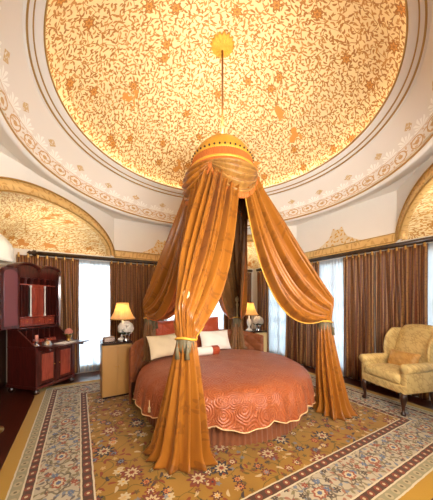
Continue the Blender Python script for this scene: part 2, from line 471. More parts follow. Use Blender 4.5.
def prism(pts, y0, y1):
    """outline (x,z) extruded along y"""
    n = len(pts); v = [(x, y0, z) for x, z in pts]+[(x, y1, z) for x, z in pts]
    f = [tuple(range(n)), tuple(range(2*n-1, n-1, -1))]+[(i, i+n, (i+1) % n+n, (i+1) % n) for i in range(n)]
    return (v, f)
def cushion(w, h, t, n=24, puff=.5, corner=.06):
    """pillow standing in the xz plane, thickness along y"""
    def side(sg):
        def fn(s, q):
            x, z = 2*s-1, 2*q-1
            pin = 1-corner*(abs(x)*abs(z))**0 * 0
            ex = 1-.07*(1-abs(z)**2)*(abs(x)**3); ez = 1-.07*(1-abs(x)**2)*(abs(z)**3)
            th = max(0, (1-abs(x)**2.6))**puff*max(0, (1-abs(z)**2.6))**puff
            wr = .012*sin(7*x+3*z)*sin(5*z-2*x)*th
            return (x*w/2*ex, sg*(t/2*th+wr), z*h/2*ez)
        return fn
    a = grid(side(1), n, n, lambda s, q: (s*w, q*h)); b = grid(side(-1), n, n, lambda s, q: (s*w, q*h))
    b = (b[0], [tuple(reversed(q)) for q in b[1]], b[2])
    return join(b, a)
def struct(name, vf, mat, parent=None, smooth=False, label=None):
    o = obj(name, vf, mat, parent, smooth)
    if not parent: o['kind'] = 'structure'
    if label: o['label'] = label
    return o
def solidify(o, th, off=0, m_off=None):
    md = o.modifiers.new('thickness', 'SOLIDIFY'); md.thickness = th; md.offset = off
    if m_off: md.material_offset = m_off
    return o

# ------------------------------------------------------------------ camera; photograph frame 433 x 500, f = 238 px, horizon at y = 302
CAMXY = (-1.878, -3.073)
def room(X, Y):       # metres right of / ahead of the camera -> room axes
    dx, dy = X-.09, Y-3.6
    return (.86603*dx+.5*dy, -.5*dx+.86603*dy)
cd = bpy.data.cameras.new('camera'); cam = bpy.data.objects.new('camera', cd); COL.objects.link(cam)
cam.location = (*CAMXY, 1.55); cam.rotation_euler = (R(90), 0, R(-30))
cd.sensor_fit = 'HORIZONTAL'; cd.sensor_width = 36; cd.lens = 238/433*36; cd.shift_y = 52/433; cd.clip_start = .02
SC.camera = cam

# ------------------------------------------------------------------ room shell
BL_, AR_, AL_, BN_ = 2.92, 2.92, -3.1, -2.75     # inner faces: left wall (b), right wall (a), side wall, near wall
TH = .14; ZT = 3.5; ZB = 2.6
def wall_panels(x0, x1, z0, z1, openings, y0, y1):
    """boxes of a wall lying along x from x0..x1 (thickness y0..y1) around openings (x0,x1,z0,z1)"""
    ps = []
    def bx(a, b, c, d):
        if b-a > 1e-4 and d-c > 1e-4: ps.append(box(((a+b)/2, (y0+y1)/2, (c+d)/2), (b-a, y1-y0, d-c)))
    x = x0
    for (a, b, c, d) in sorted(openings):
        bx(x, a, z0, z1); bx(a, b, z0, c); bx(a, b, d, z1); x = b
    bx(x, x1, z0, z1)
    return join(*ps)
def swapxy(vf):
    return ([(y, x, z) for x, y, z in vf[0]], [tuple(reversed(q)) for q in vf[1]])

WIN_L = [(-1.98, -1.18, .12, 2.42), (.05, 1.85, .12, 2.42)]
WIN_R = [(-2.45, -1.42, .12, 2.42), (-.22, .52, .12, 2.42), (1.38, 2.2, .12, 2.42)]
wl = wall_panels(AL_-TH, AR_+TH, 0, ZB, WIN_L, BL_, BL_+TH)
wl = join(wl, box(((-1.17+1.08)/2, BL_+TH/2, (ZB+ZT)/2), (2.25, TH, ZT-ZB)))
wall_left = struct('wall_left', wl, 'plaster')
wr = swapxy(wall_panels(-4.4, BL_, 0, ZB, WIN_R, AR_, AR_+TH))
wr = join(wr, box((AR_+TH/2, .05, (ZB+ZT)/2), (TH, 2.2, ZT-ZB)))
wall_right = struct('wall_right', wr, 'plaster')
ws = swapxy(wall_panels(-4.4, BL_, 0, ZB, [], AL_-TH, AL_))
ws = join(ws, box((AL_-TH/2, -.2, (ZB+ZT)/2), (TH, 1.6, ZT-ZB)))
struct('wall_side', ws, 'plaster')
wn = wall_panels(AL_, AR_, 0, ZT, [(-2.9, .9, 0, 2.95)], BN_-TH, BN_)
struct('trim_9', join(box((AL_+.01, -.1, .62), (.02, 5.9, 1.24), .003), box((AL_+.018, -.1, 1.25), (.036, 5.9, .04), .006)), 'mahog')
struct('wall_near', wn, 'plaster')
struct('wall_rear', wall_panels(AL_-TH, AR_+TH, 0, 3.1, [], -4.4-TH, -4.4), 'plaster')
struct('floor', box((-.09, -.85, -.06), (6.6, 7.6, .12)), 'darkfloor')

# ceiling: ring + octagon soffit, cove, mouldings, dome
RD, RR, RC = 2.185, 2.335, 2.6
OCT = [(-1.17, BL_), (1.08, BL_), (AR_, 1.15), (AR_, -1.05), (1.1, BN_), (-1.1, BN_), (AL_, -1.0), (AL_, .6)]
def octr(a):
    d = (cos(a), sin(a)); best = 9
    for i in range(8):
        p, q = OCT[i], OCT[(i+1) % 8]
        ex, ey = q[0]-p[0], q[1]-p[1]; den = d[0]*ey-d[1]*ex
        if abs(den) < 1e-9: continue
        t = (p[0]*ey-p[1]*ex)/den; s = (p[0]*d[1]-p[1]*d[0])/den
        if t > 0 and -1e-6 <= s <= 1+1e-6: best = min(best, t)
    return best
NA = 256
angs = sorted(set([2*pi*i/NA for i in range(NA)]+[atan2(q[1], q[0]) % (2*pi) for q in OCT]))
sv = []; sf = []
for a in angs:
    ro = octr(a)+.05
    sv += [(RC*cos(a), RC*sin(a), ZT), (ro*cos(a), ro*sin(a), ZT), (ro*cos(a), ro*sin(a), ZT+.1)]
n_ = len(angs)
for i in range(n_):
    j = (i+1) % n_; sf += [(3*i, 3*i+1, 3*j+1, 3*j), (3*i+1, 3*i+2, 3*j+2, 3*j+1)]
ceiling = struct('ceiling', (sv, sf), 'plaster')
# vestibule ceiling behind the camera
struct('ceiling', box(((AL_+AR_)/2, (-4.4+BN_)/2-.07, 3.05), (AR_-AL_+2*TH, 4.4+BN_+.0, .1)), 'plaster', ceiling)
def cove_uv():
    v, f, u = [], [], []; n = 192; m = 20
    for j in range(m+1):
        q = j/m
        r = RC-(RC-RR)*(q**1.25); z = ZT+.03+(4.07-ZT-.03)*(q**.92)
        for i in range(n+1):
            a = 2*pi*i/n; v.append((r*cos(a), r*sin(a), z)); u.append((i/n*48, q))
    k = n+1
    for j in range(m):
        for i in range(n): f.append((j*k+i, (j+1)*k+i, (j+1)*k+i+1, j*k+i+1))
    return (v, f, u)
obj('ceiling_cove', cove_uv(), 'cove', ceiling)
def ringsweep(prof, n=192): return lathe(prof, n)
def mould(name, prof, mat): return obj(name, ringsweep(prof), mat, ceiling)
mould('foot_moulding', [(RC+.2, ZT), (RC+.2, ZT-.02), (RC+.05, ZT-.02), (RC+.03, ZT-.05), (RC-.01, ZT-.045), (RC-.03, ZT-.01), (RC-.03, ZT+.04), (RC+.02, ZT+.06)], 'cream')
mould('foot_gilding', [(RC-.028, ZT-.014), (RC-.036, ZT-.008), (RC-.036, ZT+.012), (RC-.026, ZT+.02)], 'giltline')
mould('rim_moulding', [(RR+.02, 4.06), (RR-.005, 4.05), (RR-.02, 4.075), (RR-.03, 4.10), (RR-.06, 4.105), (RR-.065, 4.13), (RR-.085, 4.15), (RD+.02, 4.16), (RD, 4.185), (RD-.005, 4.215), (RD+.012, 4.225), (RD+.03, 4.2)], 'cream')
for r, z in ((RR-.022, 4.074), (RR-.066, 4.124), (RD-.004, 4.19)):
    mould('rim_gilding', [(r+.012, z-.012), (r-.006, z-.01), (r-.008, z+.006), (r+.01, z+.012)], 'giltline')
RB = 2.36; RISE = 5.44-4.17
rs = (RB*RB+RISE*RISE)/(2*RISE)
def dome():
    v, f, u = [], [], []; n, m = 128, 40; th = math.asin(RB/rs)
    for j in range(m+1):
        t = th*j/m
        for i in range(n):
            a = 2*pi*i/n; rr = rs*sin(t); v.append((rr*cos(a), rr*sin(a), 5.44-rs+rs*cos(t))); q = rs*t; u.append((q*cos(a), q*sin(a)))
    for j in range(m):
        for i in range(n): f.append((j*n+i, j*n+(i+1) % n, (j+1)*n+(i+1) % n, (j+1)*n+i))
    return (v, f, u)
obj('dome', dome(), 'dome', ceiling)
obj('light_trough', lathe([(RD+.03, 4.2), (RD+.05, 4.16), (RB+.02, 4.16), (RB+.02, 4.2)], 128), 'cream', ceiling)
strip = obj('cove_light_strip', lathe([(2.265, 4.175), (2.265, 4.2), (2.295, 4.2), (2.295, 4.175)], 96), emis('warm_strip', (1, .86, .64, 1), 10), None)
tag(strip, 'warm glowing strip light in the trough round the foot of the gilded dome', 'cove light')

# diagonal arches with filigree conches
def corner_arch(i, A, B, K, zin=3.16, zout=3.33):
    ax, ay = A; bx_, by = B; L = hypot(bx_-ax, by-ay); mx_, my = (ax+bx_)/2, (ay+by)/2; ux, uy = (bx_-ax)/L, (by-ay)/L
    nx, ny = -uy, ux
    if nx*mx_+ny*my > 0: nx, ny = -nx, -ny        # towards the room
    N = 64; hw = L/2
    pt = lambda s, z, o=0: (mx_+ux*s*hw+nx*o, my+uy*s*hw+ny*o, z)
    arch = lambda s, w, h: ZB+(h-ZB)*max(0, 1-min(1, abs(s)/w)**2.2)**(1/1.9)
    wi, wo = 1-.15/hw, 1.0
    # face above the arch
    v, f = [], []
    for k in range(N+1):
        s = -cos(pi*k/N); v += [pt(s, arch(s, wo, zout-.02)), pt(s, ZT)]
    for k in range(N): f.append((2*k, 2*k+2, 2*k+3, 2*k+1))
    struct('wall_diagonal', (v, f), 'plaster', wall_left if i < 2 else wall_right)
    # gilt band with thickness
    v, f, u = [], [], []
    for k in range(N+1):
        c = -cos(pi*k/N)
        si, so = c*wi, c*wo; zi, zo = arch(si, wi, zin), arch(so, wo, zout)
        v += [pt(si, zi, -.10), pt(si, zi, .02), pt(so, zo, .02), pt(so, zo, -.01)]
        u += [(k*.06, 0), (k*.06, .1), (k*.06, .26), (k*.06, .3)]
    for k in range(N):
        for q in range(3): f.append((4*k+q, 4*k+4+q, 4*k+5+q, 4*k+1+q))
    o = obj('trim_%d' % i, (v, f, u), 'band', kind='structure')
    for w, h in ((wi, zin), (wo, zout)):
        obj('gilt_edge', tube([pt(-cos(pi*k/N)*w, arch(-cos(pi*k/N)*w, w, h), .022) for k in range(N+1)], .013, 8), 'giltline', o)
    # conch
    v, f, u = [], [], []; m = 20
    kx, ky = K; l1 = hypot(kx-ax, ky-ay); l2 = hypot(bx_-kx, by-ky)
    for k in range(N+1):
        c = -cos(pi*k/N); s = c*wi; zf = arch(s, wi, zin); F = pt(s, zf, -.08)
        d = (k/N)*(l1+l2)
        Bp = (ax+(kx-ax)*d/l1, ay+(ky-ay)*d/l1) if d < l1 else (kx+(bx_-kx)*(d-l1)/l2, ky+(by-ky)*(d-l1)/l2)
        for j in range(m+1):
            q = j/m*pi/2; g = 1-cos(q); h = sin(q)
            v.append((Bp[0]+(F[0]-Bp[0])*g, Bp[1]+(F[1]-Bp[1])*g, ZB+(zf-ZB)*h)); u.append((d, j/m*(hypot(F[0]-Bp[0], F[1]-Bp[1])*.8+(zf-ZB)*.8)))
    for k in range(N):
        for j in range(m): f.append((k*(m+1)+j, k*(m+1)+j+1, (k+1)*(m+1)+j+1, (k+1)*(m+1)+j))
    obj('filigree_conch', (v, f, u), 'conch', o)
    return o
corner_arch(1, OCT[0], OCT[7], (AL_, BL_))
corner_arch(2, OCT[1], OCT[2], (AR_, BL_))
corner_arch(3, OCT[3], OCT[4], (AR_, BN_))
corner_arch(4, OCT[6], OCT[5], (AL_, BN_))

# gilt cornice under the flat panels + stencilled crests
def cornice(i, p, q, nrm):
    L = hypot(q[0]-p[0], q[1]-p[1]); ux, uy = (q[0]-p[0])/L, (q[1]-p[1])/L
    prof = [(0, 2.58), (.035, 2.58), (.035, 2.60), (.02, 2.62), (.02, 2.72), (.03, 2.735), (.03, 2.755), (0, 2.765)]
    v, u, f = [], [], []
    for k, (x, y) in enumerate((p, q)):
        for j, (o, z) in enumerate(prof): v.append((x+nrm[0]*o, y+nrm[1]*o, z)); u.append((k*L, j*.035))
    n = len(prof)
    for j in range(n-1): f.append((j, j+1, n+j+1, n+j))
    o = obj('trim_%d' % i, (v, f, u), 'band', smooth=False, kind='structure')
    for z in (2.605, 2.75):
        obj('gilt_edge', tube([(p[0]+nrm[0]*.033, p[1]+nrm[1]*.033, z), (q[0]+nrm[0]*.033, q[1]+nrm[1]*.033, z)], .008, 6), 'giltline', o)
    # crest
    cx, cy = (p[0]+q[0])/2, (p[1]+q[1])/2
    def outline(w, h):
        pts = []
        for k in range(41):
            s = -1+k/20; y = (1-abs(s)**.9)**1.3*.72
            y += .28*math.exp(-((abs(s)-.2)/.09)**2)+.05*abs(sin(s*14))*(1-abs(s)); pts.append((s*w, y*h))
        return pts
    def plate(w, h, z0, o, cx=cx, cy=cy):
        pts = outline(w, h); v = []; f = []
        for x, z in pts: v += [(cx+ux*x+nrm[0]*o, cy+uy*x+nrm[1]*o, z0), (cx+ux*x+nrm[0]*o, cy+uy*x+nrm[1]*o, z0+z+.002)]
        for k in range(len(pts)-1): f.append((2*k, 2*k+2, 2*k+3, 2*k+1))
        return (v, f, [(a[0]*1.0+a[1], a[2]) for a in v])
    obj('stencilled_crest', plate(.52, .46, 2.765, .004), 'crest', o, smooth=False)
    return o
t = NT('crest_stencil'); p_ = t.coord('UV')
m_, _, _ = t.leaves(p_, 12, (0, 0, 0), .46, .2)
M['crest'] = t.set(t.mix(m_, lin((226, 204, 166)), lin((212, 160, 76))), .5, .1)
cornice(5, OCT[0], OCT[1], (0, -1)); cornice(6, OCT[2], OCT[3], (-1, 0))
cornice(7, OCT[7], OCT[6], (1, 0))

# windows: frame, glazing bars, glass
def window(i, x0, x1, z0, z1, side):
    y = .07; fr = []
    w = .06
    fr += [box(((x0+x1)/2, y, z0+w/2), (x1-x0, .08, w), .006), box(((x0+x1)/2, y, z1-w/2), (x1-x0, .08, w), .006)]
    nx = 2 if x1-x0 < 1.2 else 4
    for k in range(nx+1):
        x = x0+w/2+(x1-x0-w)*k/nx; fr.append(box((x, y, (z0+z1)/2), (w if k in (0, nx) else .04, .07, z1-z0), .005))
    for k in range(1, 5):
        z = z0+(z1-z0)*k/5; fr.append(box(((x0+x1)/2, y, z), (x1-x0, .05, .03), .004))
    F = join(*fr); G = box(((x0+x1)/2, y, (z0+z1)/2), (x1-x0-.02, .006, z1-z0-.02))
    if side == 'L': T = lambda vf: ([(x, BL_+yy, z) for x, yy, z in vf[0]], vf[1])
    else: T = lambda vf: ([(AR_+yy, x, z) for x, yy, z in vf[0]], [tuple(reversed(q)) for q in vf[1]])
    o = struct('window_%d' % i, T(F), 'cream'); obj('glass', T(G), 'glass', o, smooth=False)
for i, (a, b, c, d) in enumerate(WIN_L): window(i+1, a, b, c, d, 'L')
for i, (a, b, c, d) in enumerate(WIN_R): window(i+3, a, b, c, d, 'R')
for nm, vf in (('baseboard_left', box((0, BL_-.008, .07), (6.0, .016, .14))), ('baseboard_right', box((AR_-.008, 0, .07), (.016, 5.4, .14))), ('baseboard_side', box((AL_+.008, 0, .07), (.016, 5.4, .14)))):
    struct(nm, vf, 'cream')

# ------------------------------------------------------------------ curtains and rails
def onwall(side, u, off, z):
    return (u, BL_-off, z) if side == 'L' else (AR_-off, u, z)
def curtain(name, label, side, u0, u1, off, amp, pitch, mat, z0=.02, z1=2.47, flare=.0, group=None, header=True):
    w = u1-u0; n = max(3, int(round(w/pitch))); nu = n*14
    ph = [random.uniform(-.7, .7) for _ in range(n+1)]; am = [random.uniform(.7, 1.2) for _ in range(n+1)]
    def fn(s, t):
        k = s*n; i = int(min(n-1, k)); fr = k-i
        p = ph[i]*(1-fr)+ph[i+1]*fr; a = am[i]*(1-fr)+am[i+1]*fr
        k = s*n+(.55*sin(s*n*.9+ph[0]*3)*sin(pi*s)*min(1, t*2) if header else 0)
        sw = .25*sin(3.1*t+s*9)*t
        o = off+amp*min(1, a)*sin(2*pi*k+p*t+sw)*(.55+.45*t) + .3*amp*sin(4*pi*k+2*p)*t
        o = max(off-amp*1.25, min(off+amp*1.25, o))
        du = flare*(s-.5)*t+.012*sin(2*pi*k*.5+5*t)*t
        return onwall(side, u0+w*s+du, o, z1+(z0-z1)*t)
    G = grid(fn, nu, 24, lambda s, t: (s*w*1.9, t*2.4))
    o = obj(name, G, mat); solidify(o, .004)
    tag(o, label, 'curtain' if 'sheer' not in name else 'sheer curtain', group)
    if header:
        for k in range(n):
            c = onwall(side, u0+w*(k+.25)/n, off+.02, z1+.0)
            obj('pinch_pleat', box(c, (.03, .012, .09) if side == 'L' else (.012, .03, .09), .004), 'gilt', o)
    return o
GC = 'striped drapes on the wall rails'; GS = 'white sheers in the window bays'
curtain('striped_curtain', 'brown and gold striped curtain hanging behind the mahogany secretary desk', 'L', -2.93, -1.88, .07, .042, .145, 'stripe', group=GC)
curtain('striped_curtain', 'wide brown striped curtain hanging behind the left bedside lamp', 'L', -1.27, 0.0, .07, .042, .145, 'stripe', group=GC)
curtain('striped_curtain', 'brown striped curtain in the far corner behind the dark back bed drape', 'L', 1.78, 2.8, .07, .042, .145, 'stripe', group=GC)
curtain('striped_curtain', 'narrow striped curtain in the far corner behind the right bedside lamp', 'R', 2.12, 2.62, .07, .042, .145, 'stripe', group=GC)
curtain('striped_curtain', 'gold and brown striped curtain on the right wall just behind the front right bed drape', 'R', .44, 1.44, .07, .042, .145, 'stripe', group=GC)
curtain('striped_curtain', 'brown curtain between the right window and the curtain behind the armchair', 'R', -.72, -.12, .07, .042, .13, 'stripe', group=GC)
curtain('striped_curtain', 'brown curtain falling directly behind the gold wing armchair', 'R', -1.50, -.74, .07, .042, .13, 'stripe', group=GC)
curtain('sheer_curtain', 'white sheer curtain in the window between secretary desk and left nightstand', 'L', -2.0, -1.15, .025, .017, .075, 'sheer', group=GS, header=False)
curtain('sheer_curtain', 'wide white sheer curtain in the window behind the bed pillows', 'L', -.05, 1.9, .025, .017, .075, 'sheer', group=GS, header=False)
curtain('sheer_curtain', 'white sheer curtain to the right of the right bedside lamp', 'R', 1.35, 2.22, .025, .017, .075, 'sheer', group=GS, header=False)
curtain('sheer_curtain', 'narrow white sheer curtain between the front right bed drape and brown curtain', 'R', -.25, .55, .025, .017, .075, 'sheer', group=GS, header=False)
curtain('sheer_curtain', 'white sheer curtain behind the armchair at the right edge', 'R', -2.5, -1.38, .025, .017, .075, 'sheer', group=GS, header=False)
def rail(label, vf_rod, brk, fin):
    r = thing('curtain_rail', label, 'curtain rail')
    obj('rod', vf_rod, 'rail', r)
    for b in brk: obj('bracket', b, 'rail', r)
    for b in fin: obj('finial', b, 'rail', r)
rail('dark wooden curtain rail along the left wall above the secretary desk', tube([(-2.6, BL_-.075, 2.525), (2.82, BL_-.075, 2.525)], .042, 12),
     [box((x, BL_-.04, 2.525), (.04, .08, .05), .005) for x in (-2.0, -1.0, .1, 1.9)], [xf(lathe([(.001, 0), (.055, .02), (.06, .06), (.03, .10), (.045, .13), (.001, .17)], 14), (-2.6, BL_-.075, 2.525), ry=-pi/2)])
rail('dark wooden curtain rail along the right wall above the armchair', tube([(AR_-.075, -2.7, 2.525), (AR_-.075, 2.62, 2.525)], .042, 12),
     [box((AR_-.04, y, 2.525), (.08, .04, .05), .005) for y in (-1.3, -.1, .6, 1.9)], [xf(lathe([(.001, 0), (.055, .02), (.06, .06), (.03, .10), (.045, .13), (.001, .17)], 14), (AR_-.075, -2.7+.0, 2.525), rx=pi/2)])

# ------------------------------------------------------------------ carpet
HX, HY = 2.5, 2.25
M['carpet'] = carpet_mat(HX, HY)
cp = obj('persian_carpet', box((0, 0, 0), (2*HX, 2*HY, .014), .004), 'carpet', smooth=False, loc=(0, -.05, .007))
tag(cp, 'large gold patterned oriental carpet with cream floral border under the round bed', 'carpet')

# ------------------------------------------------------------------ round bed
BC = (.06, .08); ZF = .014
bed = thing('round_bed', 'round bed with rust quilted spread, tufted headboard and slim ivory posts', 'bed', (*BC, ZF))
NS = 13
def spread(r0=1.30):
    prof = [(0, .645), (.3, .645), (.6, .64), (.85, .632), (1.02, .618), (1.13, .598), (1.2, .565), (1.245, .52), (1.268, .46), (1.282, .39), (1.295, .31), (1.305, .25)]
    def mod(a, i, r, z):
        w = max(0, (i-5)/6)
        hem = -.065*abs(cos(a*NS/2))+.03
        return (r+.016*w*sin(a*38+.8*sin(5*a))+.004*sin(3*a+r*8), z+w*w*hem+.007*sin(4*a+7*r)*(1 if i else 0)*(1-w)+.004*sin(11*a-9*r)*(1-w)*(1 if i > 1 else 0))
    L = lathe(prof, 312, mod); L = (L[0], L[1], [(x, y) for x, y, z in L[0]]); return L
sp = spread()
for k in range(len(sp[0])):
    x, y, z = sp[0][k]; r = hypot(x, y); d = r+max(0, .6-z)*1.0; a = atan2(y, x); sp[2][k] = (d*cos(a), d*sin(a))
obj('bedspread', sp, 'spread', bed)
hem = sp[0][-312:]
obj('hem_piping', tube(hem+[hem[0]], .0065, 6, False), 'piping', bed)
obj('bed_skirt', lathe([(1.14, .40), (1.15, .2), (1.165, .002)], 660, lambda a, i, r, z: (r+.012*sin(a*110)*(1+.2*sin(7*a)), z)), 'skirt', bed)
obj('mattress_base', lathe([(.001, .5), (1.12, .5), (1.125, .02), (.001, .02)], 64), 'skirt', bed)
def headboard():
    a0, a1 = R(90-68), R(90+68); nu, nv = 150, 28
    prof = []
    def fn(s, t):
        a = a0+(a1-a0)*s
        top = .96-.10*(abs(2*s-1)**4)
        # t: outside bottom -> top -> inside bottom
        if t < .42: q = t/.42; r, z = 1.425, .03+(top-.09-.03)*q
        elif t < .58: q = (t-.42)/.16; r, z = 1.372+.053*cos(q*pi), top-.09+.09*sin(q*pi)*1.0
        else: q = (t-.58)/.42; r, z = 1.319, top-.09-(top-.09-.35)*q
        if t > .5:
            ku = s*22; kv = z*9
            d = max(abs(((ku+kv)/2) % 1-.5), abs(((ku-kv)/2) % 1-.5))*2
            r += .022*(d**3)
        e = min(s, 1-s)*nu
        if e < 4: r = 1.372+(r-1.372)*sqrt(max(0, 1-(1-e/4)**2))
        return (r*cos(a), r*sin(a), z)
    return grid(fn, nu, nv*2, lambda s, t: (s*3, t*1.6))
obj('headboard', headboard(), 'headboard', bed)
PR = {'FL': 1.5, 'FR': 1.46, 'BR': 1.27, 'BL': 1.27}
DIRS = {'FL': 225, 'FR': 315, 'BR': 45, 'BL': 135}
postprof = [(.001, 0), (.045, 0), (.045, .08), (.03, .11), (.022, .2), (.022, 1.5), (.032, 1.52), (.032, 1.55), (.018, 1.57), (.02, 1.59), (.042, 1.62), (.046, 1.65), (.034, 1.69), (.012, 1.71), (.001, 1.73)]
postprof = [(r, z*.965) for r, z in postprof]
for k, dg in DIRS.items():
    px, py = PR[k]*cos(R(dg)), PR[k]*sin(R(dg))
    p = obj('bedpost', lathe(postprof[:10], 16, c=(px, py, 0)), 'ivorypost', bed)
    obj('finial', lathe(postprof[9:], 16, c=(px, py, 0)), 'ivorypost', p)
# cord tassel hanging from the front-left of the spread
tx, ty = 1.335*cos(R(200)), 1.335*sin(R(200))
obj('tassel', lathe([(.004, .13), (.006, .06), (.016, .05), (.012, .03), (.018, 0), (.001, -.0)], 12, c=(tx, ty, .30)), 'piping', bed)

# pillows (lean against the headboard), bed axes: x along the head, y towards the head
def pillow(name, label, x, y, z, w, h, t, mat, lean, rz=0, cat='pillow', group=None):
    o = obj(name, cushion(w, h, t), mat, loc=(BC[0]+x, BC[1]+y, z), rot=(lean, 0, rz)); return tag(o, label, cat, group)
GP = 'pillows along the head of the round bed'
pillow('square_pillow', 'large rust pillow half hidden behind the front drape, left of the pair', -.55, .98, .93, .62, .62, .2, 'rustcush', R(-17), R(20), group=GP)
pillow('square_pillow', 'large rust pillow standing against the headboard, right of the pair', .26, 1.10, .95, .66, .62, .2, 'rustcush', R(-15), R(-4), group=GP)
pillow('sleeping_pillow', 'cream white pillow at the left of the bed head', -.72, .66, .835, .58, .38, .17, 'creamlinen', R(-24), R(14), group=GP)
pillow('sleeping_pillow', 'cream white pillow on the right beside the bolster', .28, .74, .835, .60, .38, .17, 'white', R(-26), R(-6), group=GP)
def bolster():
    b = thing('bolster', 'small cream bolster with rust band lying before the pillows', 'cushion', (BC[0]-.1, BC[1]+.42, .725), R(-4))
    obj('roll', xf(lathe([(.001, -.26), (.05, -.255), (.07, -.235), (.074, 0), (.07, .12)], 24), ry=pi/2), 'white', b)
    obj('end_band', xf(lathe([(.074, .12), (.08, .14), (.08, .235), (.055, .262), (.001, .266)], 24), ry=pi/2), 'rustcush', b, label='rust end band')
bolster()

# ------------------------------------------------------------------ canopy crown
crown = thing('canopy_crown', 'domed orange and gold fringed bed crown hanging from the dome on a rod', 'bed canopy', (0, 0, 0))
obj('rod', tube([(0, 0, 3.96), (0, 0, 5.40)], .015, 12), 'bronze', crown)
obj('hook', join(tube([(.05*cos(a), 0, 4.04+.05*sin(a)) for a in [pi*k/12 for k in range(12, 25)]], .01, 8), tube([(0, .05*cos(a), 4.04+.05*sin(a)) for a in [pi*k/12 for k in range(12, 25)]], .01, 8), ball((0, 0, 4.0), .03)), 'brass', crown)
def rosette():
    def mod(a, i, r, z): return (r*(1+.10*cos(a*16)*(r > .05)), z+.012*cos(a*16)*(r > .04))
    return lathe([(.001, 5.345), (.03, 5.35), (.05, 5.385), (.10, 5.40), (.16, 5.405), (.18, 5.43), (.001, 5.435)], 96, mod)
obj('ceiling_rosette', rosette(), 'fringegold', crown)
obj('cap', lathe([(.001, 3.98), (.08, 3.975), (.18, 3.95), (.28, 3.90), (.36, 3.82), (.41, 3.73), (.435, 3.64)], 96, lambda a, i, r, z: (r*(1+.012*cos(a*36)), z)), 'fringegold', crown)
obj('cap_band', lathe([(.44, 3.69), (.452, 3.68), (.452, 3.61), (.44, 3.60)], 96), 'fringegold', crown)
bb = obj('bobble', ball((0, 0, 0), .014, 6), 'bobble', crown, loc=(.456, 0, 3.655))
for k in range(1, 40):
    c = bb.copy(); COL.objects.link(c); c.parent = crown; c.location = (.456*cos(2*pi*k/40), .456*sin(2*pi*k/40), 3.655)
def frill(r0, r1, z0, z1, n, amp):
    return lathe([(r0, z0), (r0+.3*(r1-r0), z0-.15*(z0-z1)), (r1, z1+.4*(z0-z1)), (r1+.004, z1)], n*6, lambda a, i, r, z: (r+amp*sin(a*n)*(.4+.2*i), z))
obj('upper_fringe', frill(.45, .478, 3.62, 3.485, 90, .005), 'fringe', crown)
obj('braid', lathe([(.478, 3.50), (.492, 3.495), (.492, 3.47), (.478, 3.465)], 96), 'fringegold', crown)
obj('lower_fringe', frill(.478, .505, 3.48, 3.36, 90, .005), 'fringe', crown)
obj('inner_lining', lathe([(.001, 3.63), (.44, 3.62), (.45, 3.38)], 64), 'lining', crown)
def swag(dg):
    a0 = R(dg)-R(44); aw = R(88)
    def fn(s, t):
        a = a0+aw*s; x = 2*s-1
        drop = .03+.40*(1-x*x)
        z = 3.40-drop*t-.012*(1-x*x)*t
        r = .53+.06*sin(pi*min(1, t))*(1-x*x)+.032*sin(t*4.5*2*pi+.6)*(1-abs(x)**3)
        return (r*cos(a), r*sin(a), z)
    return grid(fn, 48, 60, lambda s, t: (s*.8, t*.5))
def swag_edge(dg):
    a0 = R(dg)-R(44); aw = R(88); pr = []
    def fn(s, t):
        a = a0+aw*s; x = 2*s-1; drop = .03+.40*(1-x*x)
        return ((.545+.012*sin(s*130)*t)*cos(a), (.545+.012*sin(s*130)*t)*sin(a), 3.405-drop-.07*t)
    return grid(fn, 220, 4)
for dg in (0, 90, 180, 263):
    o = solidify(obj('swag', swag(dg), 'swagcloth' if dg == 263 else 'silk', crown), .004)
    solidify(obj('swag_fringe', swag_edge(dg), 'fringe', o), .01)

